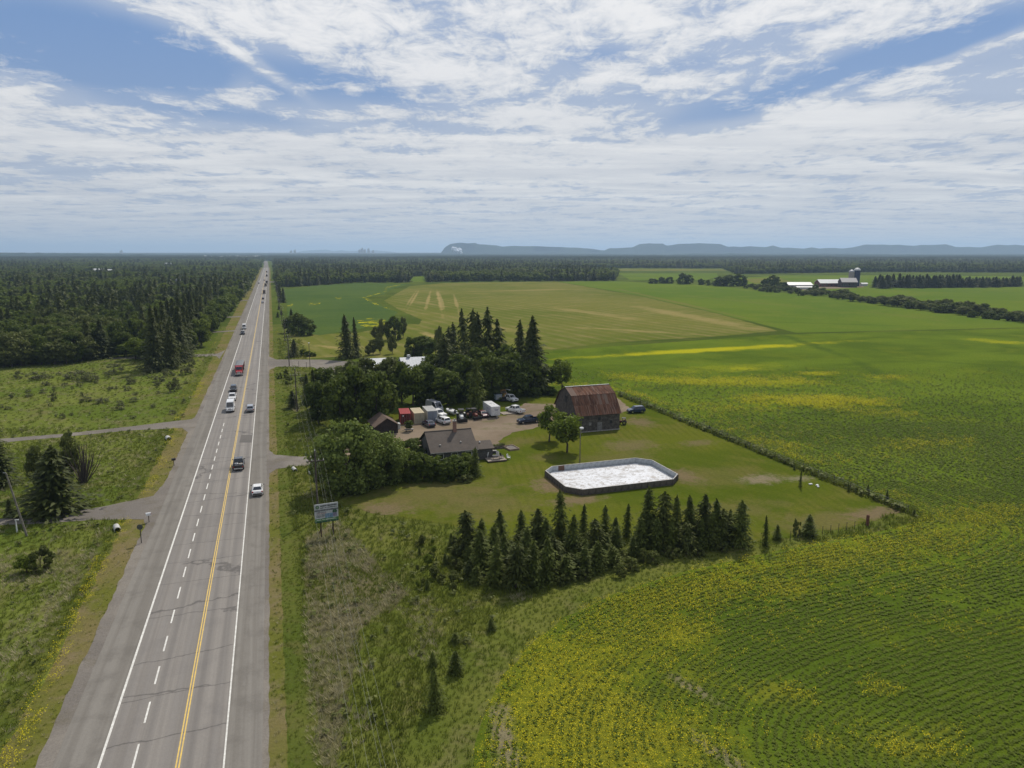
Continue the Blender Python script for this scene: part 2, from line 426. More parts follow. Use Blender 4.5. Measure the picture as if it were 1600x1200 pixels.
M['crop'] = ground_mat('crop_ground', (.066, .100, .011), (.100, .142, .014), (.130, .155, .013), .018, .06, 1.3, .45, .8, .3, s1o=(1, 1.6, 1), contrast=.62, spots=[(171.7, 251.9, 70.0, 4.6, 3, (.34, .32, .012), 0.85), (176.0, 251.1, 42.0, 5.2, 1, (.34, .32, .012), 0.42), (154.9, 206.1, 5.9, 3.9, -19, (.34, .32, .012), 0.42), (148.3, 208.5, 24.1, 7.8, -1, (.34, .32, .012), 0.21), (171.4, 189.4, 6.2, 3.9, -19, (.34, .32, .012), 0.48), (137.9, 184.3, 22.9, 7.8, -19, (.34, .32, .012), 0.42), (186.5, 175.2, 5.3, 3.9, -19, (.34, .32, .012), 0.36), (311.9, 230.7, 9.3, 6.5, -19, (.34, .32, .012), 0.48), (310.5, 241.2, 7.2, 6.5, -19, (.34, .32, .012), 0.36), (138.1, 153.5, 19.6, 7.8, -22, (.34, .32, .012), 0.51), (113.6, 197.3, 13.3, 6.5, -43, (.34, .32, .012), 0.30), (98.0, 119.0, 6.8, 3.9, -42, (0.175, 0.173, 0.018), 0.36), (141.8, 137.5, 12.7, 5.2, -43, (0.175, 0.173, 0.018), 0.24), (41.8, 48.2, 3.3, 2.1, -19, (0.175, 0.173, 0.018), 0.60), (47.6, 38.9, 3.9, 2.1, -21, (0.175, 0.173, 0.018), 0.60), (51.7, 45.8, 1.8, 1.3, -12, (0.175, 0.173, 0.018), 0.42), (52.0, 39.6, 1.5, 1.3, -19, (0.175, 0.173, 0.018), 0.42), (41.4, 41.3, 1.7, 1.6, -19, (0.175, 0.173, 0.018), 0.36), (24.5, 48.4, 8.4, 7.8, -9, (0.175, 0.173, 0.018), 0.60), (21.9, 51.5, 11.7, 7.8, -101, (0.175, 0.173, 0.018), 0.60), (28.8, 44.7, 6.6, 4.5, -22, (0.175, 0.173, 0.018), 0.36), (31.8, 60.1, 9.6, 6.5, -3, (0.175, 0.173, 0.018), 0.36), (40.0, 60.6, 3.4, 2.6, -19, (0.175, 0.173, 0.018), 0.48), (57.0, 64.9, 3.4, 2.6, -12, (0.175, 0.173, 0.018), 0.42), (44.5, 68.1, 11.2, 3.9, 8, (0.175, 0.173, 0.018), 0.36), (69.9, 71.6, 13.5, 3.9, -1, (0.175, 0.173, 0.018), 0.30), (95.8, 73.9, 14.2, 5.2, 11, (0.175, 0.173, 0.018), 0.30), (36.1, 52.7, 4.1, 2.6, -19, (0.175, 0.173, 0.018), 0.30), (68.3, 69.0, 3.8, 2.6, -12, (0.175, 0.173, 0.018), 0.36), (110.4, 151.9, 10.6, 5.2, -19, (0.175, 0.173, 0.018), 0.18), (129.6, 109.5, 12.6, 5.2, -1, (0.175, 0.173, 0.018), 0.18), (16.2, 49.9, 1.0, 5.0, -12, (.20, .165, .11), 0.80), (35.0, 51.5, 0.8, 3.0, 20, (.20, .165, .11), 0.60), (32.5, 42.1, 0.8, 4.0, 15, (.20, .165, .11), 0.60), (222.5, 249.4, 41.3, 3.0, -111, (.045, .075, .012), 0.60), (192.4, 185.4, 35.2, 2.5, -120, (.045, .075, .012), 0.50), (132.7, 139.8, 23.2, 1.5, -7, (.045, .075, .012), 0.40), (154.5, 284.0, 39.7, 4.0, 0, (.045, .075, .012), 0.50), (237.0, 192.1, 23.0, 3.0, -54, (.045, .075, .012), 0.35), (139.2, 209.6, 27.2, 3.0, -61, (.045, .075, .012), 0.30)])
M['crop_far'] = ground_mat('crop_far_ground', (0.081, 0.126, 0.015), (0.101, 0.141, 0.016), (0.125, 0.146, 0.023), .006, .03, .5, .5, .4, .3, spots=[(313.7, 519.0, 223.7, 3.0, -104, (.15, .13, .04), 0.60), (382.2, 363.3, 64.9, 4.0, -99, (.12, .125, .03), 0.40), (367.7, 501.4, 107.6, 6.0, -89, (.12, .13, .03), 0.40), (297.5, 325.7, 69.3, 2.5, -38, (.045, .075, .012), 0.40)])
M['tan'] = ground_mat('hay_field', (.095, .112, .018), (.132, .132, .028), (.17, .15, .045), .006, .03, .4, .55, .3, .2, stripes=[(-8, 9, .35, (.22, .18, .08)), (74, 26, .25, (0.096, 0.121, 0.020))], spots=[(120.1, 630.1, 111.1, 1.2, -103, (.27, .21, .085), 0.80), (114.9, 619.0, 110.9, 1.0, -103, (.27, .21, .085), 0.60), (130.7, 620.1, 117.4, 1.4, -103, (.27, .21, .085), 0.80), (134.8, 595.8, 139.6, 1.6, -102, (.27, .21, .085), 0.90), (134.1, 582.8, 116.1, 1.0, -102, (.27, .21, .085), 0.60), (140.3, 558.8, 115.4, 1.3, -103, (.27, .21, .085), 0.70), (115.8, 553.2, 45.0, 5.0, -80, (.27, .21, .085), 0.35), (249.0, 388.4, 89.7, 9.0, -96, (.27, .21, .085), 0.55), (201.4, 434.3, 62.9, 7.0, -83, (.27, .21, .085), 0.50), (114.3, 360.1, 59.6, 6.0, -82, (.27, .21, .085), 0.35), (264.0, 717.6, 61.2, 9.0, 3, (.27, .21, .085), 0.50), (174.6, 328.4, 43.2, 4.0, -51, (.27, .21, .085), 0.50), (72.3, 337.9, 17.7, 3.0, -84, (.27, .21, .085), 0.80), (22.0, 310.9, 10.5, 3.0, -62, (.27, .21, .085), 0.70)])
M['teal'] = ground_mat('grain_field', (.052, .086, .022), (.066, .100, .024), (.085, .115, .02), .008, .03, .5, .4, .3, .2)
M['soil'] = ground_mat('crop_soil', (.085, .105, .03), (.10, .085, .05), (.14, .12, .08), .3, 1.2, 3, .5)
M['gravel'] = ground_mat('gravel', (.165, .128, .09), (.21, .165, .12), (.10, .10, .04), .06, .22, 3.5, .55, .4, .08, contrast=.35)
M['gravel_grey'] = ground_mat('gravel_grey', (.15, .135, .12), (.20, .18, .155), (.12, .105, .075), .06, .3, 5, .5, .5, .08, contrast=.6)
M['dirt'] = ground_mat('bare_dirt', (.135, .10, .06), (.11, .10, .035), (.16, .12, .08), .15, .5, 3, .5, .3, .06)
M['verge'] = ground_mat('verge_ground', (0.110, 0.116, 0.023), (.15, .125, .05), (.18, .14, .085), .08, .35, 3, .6)
M['vergeg'] = ground_mat('verge_green', (.070, .092, .016), (.098, .112, .024), (.11, .10, .035), .08, .35, 3, .6)
M['yellow_ground'] = ground_mat('flowering_weeds', (.36, .33, .015), (.25, .25, .016), (.14, .17, .015), .03, .12, .8, .5, .4, .3, ragged=.10)

def asphalt():
    m, t = new_mat('asphalt')
    pos = t.n('ShaderNodeNewGeometry').outputs['Position']
    lane = t.noise(t.mapping(pos, scale=(1.4, .012, 1)), 1, 4, .6)
    blot = t.noise(pos, .22, 4, .6)
    fine = t.noise(pos, 9, 4, .7)
    c = t.mix(t.ramp(lane, .35, .65), (.165, .150, .134), (.215, .197, .176))
    c = t.mix(t.math('MULTIPLY', t.ramp(blot, .5, .72), .35), c, (.125, .115, .108))
    # worn wheel tracks along each lane
    sx = t.n('ShaderNodeSeparateXYZ', i={0: pos}).outputs[0]
    for x0 in (-6.7, -8.4, -10.3, -11.9, -13.2, -14.6):
        d = t.math('ABSOLUTE', t.math('SUBTRACT', sx, x0))
        c = t.mix(t.math('MULTIPLY', t.ramp(d, .55, .05), .28), c, (.125, .117, .112))
    # transverse cracks
    cy = t.mapping(pos, scale=(.018, .13, 1))
    vo = t.n('ShaderNodeTexVoronoi', feature='DISTANCE_TO_EDGE', i={'Scale': 1.0, 'Vector': t.n('ShaderNodeVectorMath', operation='ADD', i={0: cy, 1: t.n('ShaderNodeVectorMath', operation='SCALE', i={0: t.n('ShaderNodeTexNoise', i={'Vector': pos, 'Scale': .6, 'Detail': 4.0}).outputs['Color'], 'Scale': .10}).outputs[0]}).outputs[0]})
    crack = t.ramp(vo.outputs['Distance'], .012, .002)
    c = t.mix(t.math('MULTIPLY', crack, .6), c, (.055, .05, .048))
    v = t.math('MULTIPLY_ADD', fine, .5, .75)
    c = t.mix(1.0, c, t.n('ShaderNodeCombineColor', i={0: v, 1: v, 2: v}).outputs[0], 'MULTIPLY')
    finish(t, c, .85, fine, .25, .01, spec=.25)
    return m
def line_mat(name, c):
    m, t = new_mat(name)
    pos = t.n('ShaderNodeNewGeometry').outputs['Position']
    nz = t.noise(pos, 3.0, 5, .7)
    cc = t.mix(t.ramp(nz, .40, .64), (.20, .18, .16), c)
    cc = t.mix(.65, cc, c)
    finish(t, cc, .7, spec=.3)
    return m
M['asphalt'] = asphalt()
M['shoulder'] = ground_mat('paved_shoulder', (.165, .152, .134), (.200, .186, .165), (.135, .124, .110), .05, .3, 8, .6, .2, .02, contrast=.3, s1o=(22, .35, 1), stripes=[(0, 1.3, .30, (.135, .124, .11))])
M['white_line'] = line_mat('white_road_paint', (.66, .65, .60))
M['yellow_line'] = line_mat('yellow_road_paint', (.68, .46, .09))
M['bark'] = paint('bark', (.09, .07, .055), .9, scale=6)
M['bark_pale'] = paint('bark_pale', (.28, .26, .23), .9, dirt=.5, scale=4)
M['conifer'] = leaf_mat('conifer_needles', (.026, .037, .009), (.100, .112, .024), .18, .6)
M['conifer_young'] = leaf_mat('young_conifer_needles', (.040, .056, .011), (.140, .165, .030), .26)
M['decid'] = leaf_mat('broad_leaves', (.050, .076, .009), (.175, .215, .028), .38, .65)
M['decid_dark'] = leaf_mat('dark_broad_leaves', (.036, .058, .009), (.125, .158, .022), .32, .6)
M['decid_grey'] = leaf_mat('greygreen_leaves', (.065, .080, .020), (.175, .190, .055), .32, .6)
M['decid_lime'] = leaf_mat('bright_leaves', (.085, .125, .012), (.190, .235, .030), .40)
M['willow'] = leaf_mat('willow_leaves', (.085, .118, .020), (.24, .295, .075), .32, .2, .5)
M['brush'] = leaf_mat('grey_brush', (.085, .090, .038), (.17, .175, .085), .3, .6)
M['twig'] = leaf_mat('bare_twigs', (.10, .085, .06), (.20, .17, .12), .0)
M['grass'] = leaf_mat('grass_blades', (.078, .102, .012), (.185, .205, .032), .40, .4, .12)
M['grass_lime'] = leaf_mat('fresh_grass_blades', (.105, .138, .015), (.195, .225, .034), .42, .4, .12)
M['straw'] = leaf_mat('dry_grass_blades', (.19, .165, .085), (.42, .37, .22), .25, .5, .3)
M['crop_leaf'] = leaf_mat('crop_leaves', (.095, .128, .011), (.185, .235, .026), .46, .3, .05)
M['petal'] = leaf_mat('yellow_petals', (.42, .36, .008), (.70, .60, .015), .3)
M['haze'] = None

# ------------------------------------------------------------------ vegetation meshes
def leaf_quads(C, N, size, r, aspect=1.0, bend=.0):
    """quads centred at C facing N, sizes array"""
    n = len(C)
    a = r.normal(size=(n, 3))
    a -= N * (a * N).sum(1)[:, None]
    a /= np.linalg.norm(a, axis=1)[:, None] + 1e-9
    b = np.cross(N, a)
    s = (size * r.uniform(.6, 1.35, n))[:, None]
    V = np.stack([C - a * s * .5 - b * s * .25 * aspect, C + a * s * .1 - b * s * .55 * aspect, C + a * s * .55 + b * s * .2 * aspect, C - a * s * .15 + b * s * .5 * aspect], 1).reshape(-1, 3)
    F = np.arange(4 * n).reshape(n, 4)
    return V, F
def unit(a):
    return a / (np.linalg.norm(a, axis=1)[:, None] + 1e-9)
def join(parts):
    V, F, b = [], [], 0
    for v, f in parts:
        V.append(v); F.append(f + b); b += len(v)
    return np.concatenate(V), F
def crown_round(seed, nb=26, per=90, leaf=.42, flat=1.0, base=.28, spread=.9, droop=0):
    """broadleaf crown in a 10 m tall tree: leaf quads on clumps spread over an uneven envelope"""
    r = np.random.default_rng(seed)
    zc, rz, rx = 10 * (1 + base) / 2 - .2, 10 * (1 - base) / 2 * .82, 3.1 * spread
    d = unit(r.normal(size=(nb, 3)))
    d[:, 2] = d[:, 2] * .95 + .12
    d = unit(d)
    rad = r.uniform(.55, 1.0, nb) ** .7
    ctr = np.stack([d[:, 0] * rx * rad, d[:, 1] * rx * rad, zc + d[:, 2] * rz * rad * flat], 1)
    br = r.uniform(.75, 1.45, nb) * 1.05
    k = np.repeat(np.arange(nb), per)
    dd = unit(r.normal(size=(len(k), 3)))
    rr = br[k] * r.uniform(.35, 1.08, len(k)) ** .6
    P = ctr[k] + dd * rr[:, None] * np.array([1, 1, .8])
    if droop:
        P[:, 2] -= droop * r.random(len(k)) ** 2 * 1.2
    N = unit(dd * 1.0 + r.normal(size=dd.shape) * .55)
    V, F = leaf_quads(P, N, leaf, r)
    return V, [F], ctr
def trunk_mesh(name, mat, ctr=None, h=10, r0=.22, seed=0, nl=5, top=.75):
    rr = random.Random(seed)
    mb = MB()
    pts = [Vector((0, 0, -.1))]
    for i in range(1, 5):
        pts.append(Vector((rr.uniform(-.12, .12) * i, rr.uniform(-.12, .12) * i, h * top * i / 4)))
    for i in range(4):
        mb.tube(pts[i], pts[i + 1], r0 * (1 - i * .22), r0 * (1 - (i + 1) * .22) + .01, 7, cap=False)
    if ctr is not None:
        for c in list(ctr)[:nl]:
            st = pts[1].lerp(pts[3], rr.random() * .7)
            c = Vector(c)
            mid = st.lerp(c, .5) + Vector((0, 0, -.3))
            mb.tube(st, mid, r0 * .42, r0 * .28, 5, cap=False)
            mb.tube(mid, c, r0 * .28, .03, 5, cap=False)
    return mb.mesh(name, mat)
def crown_conifer(seed, tiers=30, br=8, tuft=5, R=1.75, base=.06, ragged=.25, leaf=.42, h=10, power=.85):
    """conifer crown in a 10 m tall tree: whorls of drooping boughs made of needle tufts"""
    r = np.random.default_rng(seed)
    P, N = [], []
    for i in range(tiers):
        t = (i + r.uniform(-.3, .3)) / tiers
        t = min(max(t, 0), .985)
        z = h * (base + (1 - base) * t)
        rad = R * (1 - t) ** power * (1 + ragged * r.normal() * .5) + .06
        nb = max(3, int(br * (1 - t * .45)))
        a0 = r.random() * 6.28
        for b in range(nb):
            a = a0 + b * 6.283 / nb + r.normal() * .18
            L = rad * (1 + ragged * r.normal() * .6)
            L = max(L, .08)
            for q in range(tuft):
                s = (q + .6 + r.uniform(-.3, .3)) / tuft
                x = L * s
                zz_ = z - x * .28 * (1 + .5 * s) + r.normal() * .05
                for side in (0, 1):
                    off = r.normal() * .16 * (.4 + s) * (L + .2)
                    P.append((math.cos(a) * x - math.sin(a) * off, math.sin(a) * x + math.cos(a) * off, zz_ + r.normal() * .04))
                    N.append((math.cos(a) * .55 + r.normal() * .35, math.sin(a) * .55 + r.normal() * .35, .8))
    # leader
    for i in range(6):
        P.append((r.normal() * .03, r.normal() * .03, h * (.965 + .01 * i)))
        N.append((r.normal(), r.normal(), .2))
    P, N = np.array(P), unit(np.array(N))
    n = len(P)
    out = np.stack([P[:, 0], P[:, 1], np.full(n, -.25)], 1)
    out = unit(out + r.normal(size=(n, 3)) * .25)
    out -= N * (out * N).sum(1)[:, None]
    out = unit(out)
    side = np.cross(N, out)
    s = (leaf * r.uniform(.65, 1.3, n))[:, None]
    V = np.stack([P - out * s * .35 - side * s * .30, P - out * s * .35 + side * s * .30, P + out * s * .75], 1).reshape(-1, 3)
    return V, [np.arange(3 * n).reshape(n, 3)]
def twigs(seed, n=60, h=10, spread=2.4, r0=.03):
    rr = random.Random(seed)
    mb = MB()
    for i in range(n):
        a, s = rr.random() * 6.28, rr.random()
        b = Vector((math.cos(a) * s * .5, math.sin(a) * s * .5, 0))
        e = Vector((math.cos(a) * s * spread, math.sin(a) * s * spread, h * rr.uniform(.5, 1)))
        m = b.lerp(e, .5) + Vector((rr.uniform(-.3, .3), rr.uniform(-.3, .3), 0))
        mb.tube(b, m, r0 * 2, r0 * 1.3, 3, cap=False)
        mb.tube(m, e, r0 * 1.3, r0 * .5, 3, cap=False)
    return mb

MESH = {}
def crown(key, build, mat):
    V, F = build[0], build[1]
    MESH[key] = mesh_np('crown', V, F, [mat])
    return MESH[key]
CON, CONY, DEC, DECD, DECG, DECL, WIL, SHR, HED, PIN, BRU = [], [], [], [], [], [], [], [], [], [], []
for s_ in range(4):
    CON.append((crown('con%d' % s_, crown_conifer(10 + s_, 34, 9, 5, R=2.2, ragged=.45, leaf=.55), M['conifer']), trunk_mesh('trunk', M['bark'], seed=s_, top=.96, r0=.17)))
for s_ in range(4):
    CONY.append((crown('cony%d' % s_, crown_conifer(40 + s_, 26, 9, 5, R=2.5, base=.02, ragged=.42, leaf=.60, power=.72), M['conifer_young']), trunk_mesh('trunk', M['bark'], seed=s_, top=.94, r0=.16)))
def rounds(lst, n, mat, seed0, **kw):
    for s_ in range(n):
        V, F, ctr = crown_round(seed0 + s_, **kw)
        lst.append((mesh_np('crown', V, F, [mat]), trunk_mesh('trunk', M['bark'], ctr, seed=s_)))
rounds(DEC, 3, M['decid'], 100, nb=38, per=80, leaf=.5, base=.16)
rounds(DECD, 3, M['decid_dark'], 120, nb=42, per=80, leaf=.5, base=.02)
rounds(DECG, 3, M['decid_grey'], 140, nb=38, per=80, leaf=.45, base=.06)
rounds(DECL, 3, M['decid_lime'], 160, nb=34, per=90, leaf=.42, base=.12, spread=.85)
rounds(WIL, 2, M['willow'], 180, nb=85, per=130, leaf=.32, base=-.15, spread=1.25, droop=.6)
rounds(SHR, 3, M['decid_grey'], 200, nb=22, per=60, leaf=.9, base=-.35, spread=1.4)
rounds(BRU, 3, M['brush'], 260, nb=20, per=40, leaf=.55, base=-.25, spread=1.1)
rounds(HED, 3, M['decid_dark'], 220, nb=34, per=80, leaf=.6, base=-.3, spread=1.1)
for s_ in range(3):
    PIN.append((crown('pin%d' % s_, crown_conifer(240 + s_, 20, 8, 5, R=2.7, base=.22, ragged=.55, leaf=.75, power=.5), M['conifer']), trunk_mesh('trunk', M['bark'], seed=s_, top=.94, r0=.2)))
LOW = {}
def lowtree(key, V, F, mat, tr=None):
    if tr is None:
        LOW[key] = mesh_np('crown', V, F, [mat]); return
    n = len(V)
    mb = MB(); mb.tube((0, 0, -.1), (0, 0, 6), .16, .1, 5, cap=False)
    tv = np.array(mb.V); tf = np.array(mb.F) + n
    LOW[key] = mesh_np('tree', np.concatenate([V, tv]), F + [tf], [mat, tr], [0] * sum(len(f) for f in F) + [1] * len(tf))
for s_ in range(3):
    V, F = crown_conifer(60 + s_, 16, 7, 3, R=2.3, ragged=.6, leaf=1.1, power=.58); lowtree('a_conifer%d' % s_, V, F, M['conifer'], M['bark'])
for s_ in range(3):
    V, F, _ = crown_round(70 + s_, nb=26, per=34, leaf=.95, base=.05); lowtree('b_broad%d' % s_, V, F, M['decid'], M['bark'])
for s_ in range(2):
    V, F, _ = crown_round(80 + s_, nb=26, per=34, leaf=.95, base=.05); lowtree('c_broad_dark%d' % s_, V, F, M['decid_dark'], M['bark'])
for s_ in range(2):
    V, F, _ = crown_round(90 + s_, nb=26, per=34, leaf=.95, base=.05); lowtree('d_broad_grey%d' % s_, V, F, M['decid_grey'], M['bark'])
# a patch of far forest, 60 m across
for s_ in range(2):
    r = np.random.default_rng(300 + s_)
    parts_c, parts_d = [], []
    for i in range(90):
        x, y = r.uniform(-34, 34, 2)
        h = r.uniform(9, 15)
        if r.random() < .5:
            n = 26
            tt = r.random(n) ** .8
            a = r.random(n) * 6.28
            P = np.stack([x + np.cos(a) * 2.6 * (1 - tt), y + np.sin(a) * 2.6 * (1 - tt), tt * h], 1)
            parts_c.append(leaf_quads(P, unit(np.stack([np.cos(a), np.sin(a), np.full(n, .5)], 1)), 2.4, r))
        else:
            n = 30
            d = unit(r.normal(size=(n, 3))); d[:, 2] = np.abs(d[:, 2])
            P = np.array([x, y, h * .45]) + d * np.array([3.6, 3.6, h * .42])
            parts_d.append(leaf_quads(P, unit(d + r.normal(size=d.shape) * .4), 2.8, r))
    Vc, Fc = join(parts_c); Vd, Fd = join(parts_d)
    Fd = [f + len(Vc) for f in Fd]
    LOW['e_patch%d' % s_] = mesh_np('tree_patch', np.concatenate([Vc, Vd]), Fc + Fd, [M['conifer'], M['decid_dark']], [0] * sum(len(f) for f in Fc) + [1] * sum(len(f) for f in Fd))

def proto_coll(name, items):
    c = bpy.data.collections.new(name)
    for k, me in items:
        c.objects.link(bpy.data.objects.new(k, me))
    return c
forest_coll = proto_coll('forest_kinds', sorted(LOW.items()))
LKEY = sorted(LOW.keys())

def scatter(name, P, scl, rot, idx, coll, **kw):
    n = len(P)
    me = bpy.data.meshes.new(name)
    me.vertices.add(n)
    me.vertices.foreach_set('co', np.asarray(P, np.float32).ravel())
    scl = np.asarray(scl, np.float32)
    if scl.ndim == 1: scl = np.repeat(scl[:, None], 3, 1)
    me.attributes.new('sc', 'FLOAT_VECTOR', 'POINT').data.foreach_set('vector', scl.ravel())
    me.attributes.new('rt', 'FLOAT', 'POINT').data.foreach_set('value', np.asarray(rot, np.float32))
    me.attributes.new('ix', 'INT', 'POINT').data.foreach_set('value', np.asarray(idx, np.int32))
    me.update()
    o = put(name, me, **kw)
    ng = bpy.data.node_groups.new(name, 'GeometryNodeTree')
    ng.interface.new_socket('Geometry', in_out='INPUT', socket_type='NodeSocketGeometry')
    ng.interface.new_socket('Geometry', in_out='OUTPUT', socket_type='NodeSocketGeometry')
    N, L = ng.nodes, ng.links
    gi, go = N.new('NodeGroupInput'), N.new('NodeGroupOutput')
    ins = N.new('GeometryNodeInstanceOnPoints')
    ci = N.new('GeometryNodeCollectionInfo')
    ci.inputs['Collection'].default_value = coll
    ci.inputs['Separate Children'].default_value = True
    ci.inputs['Reset Children'].default_value = True
    ins.inputs['Pick Instance'].default_value = True
    def na(nm, ty):
        a = N.new('GeometryNodeInputNamedAttribute'); a.data_type = ty; a.inputs['Name'].default_value = nm
        return next(s for s in a.outputs if s.enabled and s.name == 'Attribute')
    cx = N.new('ShaderNodeCombineXYZ')
    L.new(na('rt', 'FLOAT'), cx.inputs[2])
    L.new(gi.outputs[0], ins.inputs['Points'])
    L.new(ci.outputs[0], ins.inputs['Instance'])
    L.new(na('ix', 'INT'), ins.inputs['Instance Index'])
    e2r = N.new('FunctionNodeEulerToRotation')
    L.new(cx.outputs[0], e2r.inputs[0])
    L.new(e2r.outputs[0], ins.inputs['Rotation'])
    L.new(na('sc', 'FLOAT_VECTOR'), ins.inputs['Scale'])
    L.new(ins.outputs[0], go.inputs[0])
    md = o.modifiers.new('scatter', 'NODES')
    md.node_group = ng
    return o

# ------------------------------------------------------------------ ground and fields
def sheet(name, pts, mat, z, jit=0.0, step=None, kind='structure', **kw):
    """a flat polygon; long edges are subdivided and roughened by jit metres"""
    P = []
    r = random.Random(len(name) * 7 + len(pts))
    n = len(pts)
    for i in range(n):
        a, b = Vector(pts[i][:2]), Vector(pts[(i + 1) % n][:2])
        L = (b - a).length
        k = max(1, int(L / step)) if step else 1
        nrm = Vector((-(b - a).y, (b - a).x)).normalized() if L > 0 else Vector((0, 0))
        for j in range(k):
            p = a.lerp(b, j / k)
            if jit and j: p = p + nrm * r.uniform(-jit, jit)
            P.append((p.x, p.y, 0))
    bm = bmesh.new()
    vs = [bm.verts.new(p) for p in P]
    f = bm.faces.new(vs)
    bm.normal_update()
    if f.normal.z < 0 or True:
        bmesh.ops.triangulate(bm, faces=[f])
        bm.normal_update()
        for f_ in bm.faces:
            if f_.normal.z < 0: f_.normal_flip()
    me = bpy.data.meshes.new(name)
    bm.to_mesh(me); bm.free()
    me.materials.append(mat)
    return put(name, me, loc=(0, 0, z), kind=kind, **kw)
def px(*pts): return [G(*p) for p in pts]

gm = MB()
gm.poly([(-36000, -400, 0), (36000, -400, 0), (36000, 36000, 0), (-36000, 36000, 0)])
gm.build('ground', M['base'], kind='structure')

LEFT_FRONT = [(-420, 590), (-150, 574), (0, 568), (60, 566), (130, 562), (205, 557), (262, 552), (300, 552)]
sheet('left_meadow', [Vector((-19.2, 8, 0)), Vector((-19.2, 330, 0))] + [G(*p) for p in LEFT_FRONT[::-1]] + [Vector((-330, 60, 0)), Vector((-120, 8, 0))], M['leftfield'], .012)
sheet('left_verge', [(-19.4, 15), (-22.5, 15), (-22.8, 60), (-23.0, 120), (-22.8, 260), (-24.5, 420), (-26, 900), (-26, 2000), (-19.2, 2000)], M['verge'], .024, .35, 2.2)
sheet('left_ditch', [(-22.6, 15), (-25.6, 15), (-25.8, 85), (-27, 150), (-26, 300), (-27, 420), (-23.4, 420), (-22.6, 120)], M['vergeg'], .018, .3, 2.5)
sheet('right_verge', [(-2.8, 20), (-1.0, 20), (-.9, 150), (-.7, 400), (0, 2000), (-2.8, 2000)], M['verge'], .024, .12, 1.5)
sheet('right_verge_grass', [(-1.1, 20), (1.5, 20), (1.7, 95), (2.6, 150), (12, 150), (12, 420), (-.9, 420)], M['vergeg'], .018, .3, 3)
sheet('rough_land', [(1.3, 20), (120, 20), (120, 105), (14, 105), (14, 150), (1.3, 150)], M['rough'], .010)
sheet('dead_grass_patch', px((478, 1200), (478, 1050), (475, 920), (480, 840), (530, 815), (590, 880), (640, 930), (560, 985), (540, 1080), (530, 1200)), M['dead'], .016, .9, 1.4)

# the crop field: its inner boundary curves round the rough ground and follows the fence
INNER = px((735, 1320), (740, 1200), (752, 1130), (778, 1070), (820, 1015), (880, 965), (960, 928), (1060, 896), (1180, 868), (1300, 846), (1400, 826), (1440, 808)) + [Vector((93.6, 84, 0)), Vector((93.2, 178, 0)), Vector((84, 192, 0)), Vector((70, 196, 0)), Vector((62, 215, 0))]
crop_poly = INNER + px((866, 548), (1215, 523), (1600, 513), (2300, 505), (2600, 900)) + [Vector((160, 5, 0)), Vector((60, 5, 0)), Vector((30, 20, 0))]
sheet('crop_field', crop_poly, M['crop'], .030, .25, 2.0)
# farther fields
sheet('hay_field', px((600, 470), (640, 447), (700, 442), (870, 440), (1000, 463), (1120, 490), (1215, 517), (1130, 525), (960, 535), (866, 546), (700, 552), (640, 520), (660, 500), (625, 485)), M['tan'], .05, .6, 8)
sheet('green_field', px((872, 440), (960, 439.5), (1080, 444), (1150, 450), (1300, 465), (1450, 484), (1600, 500), (2100, 540), (2100, 508), (1600, 512), (1244, 520), (1120, 489), (1000, 462)), M['crop_far'], .06, .6, 10)
sheet('grain_field', px((443, 452), (500, 446), (560, 442), (640, 444), (612, 452), (600, 460), (570, 466), (600, 478), (622, 488), (612, 500), (560, 515), (500, 524), (452, 518), (448, 480)), M['teal'], .07, .5, 6)
sheet('hay_strip', px((452, 524), (560, 520), (640, 506), (700, 512), (700, 552), (600, 560), (520, 558), (455, 562)), M['tan'], .04, .5, 6)
sheet('flower_edge', px((628, 445), (606, 450), (603, 457), (572, 465), (590, 475), (616, 485), (612, 485), (585, 476), (566, 465), (600, 456), (602, 449), (622, 445)), M['yellow_ground'], .09, .5, 4)
sheet('flower_patch', px((560, 500), (580, 497), (602, 500), (604, 508), (575, 512), (558, 508)), M['yellow_ground'], .09, .8, 3)
for k, q in enumerate([[(480, 474), (500, 473), (499, 476), (482, 477)], [(523, 465), (534, 464), (532, 467.5), (524, 467)], [(448, 477), (458, 475), (456, 480), (449, 480)]]):
    sheet('flower_patch', px(*q), M['yellow_ground'], .09, .8, 3)
sheet('far_strip', px((965, 427), (1120, 427), (1122, 433), (1100, 438), (985, 438)), M['crop_far'], .10, 1, 30)
sheet('stubble_strip', px((905, 419.5), (1130, 420.5), (1135, 423), (960, 423.5)), M['tan'], .10, 1, 30)
sheet('farm_meadow', px((1110, 437), (1230, 430), (1380, 430), (1600, 432), (2100, 440), (2100, 520), (1600, 498), (1450, 482), (1300, 463), (1160, 449)), M['crop_far'], .05, 1, 20)
sheet('stubble_strip', px((1160, 436), (1215, 434), (1240, 440), (1180, 443)), M['tan'], .10, 1, 20)
sheet('farm_yard', px((1240, 447), (1345, 443), (1350, 449), (1240, 454)), M['gravel'], .12, 1, 12)
sheet('forest_clearing', px((640, 433), (664, 431.5), (668, 440.5), (642, 440.5)), M['crop_far'], .10, 1, 20)
sheet('forest_clearing', px((296, 448), (318, 447), (316, 455), (298, 456)), M['crop_far'], .10, 1, 20)
sheet('forest_clearing', px((118, 427), (190, 427), (190, 433), (118, 433)), M['crop_far'], .10, 1, 20)

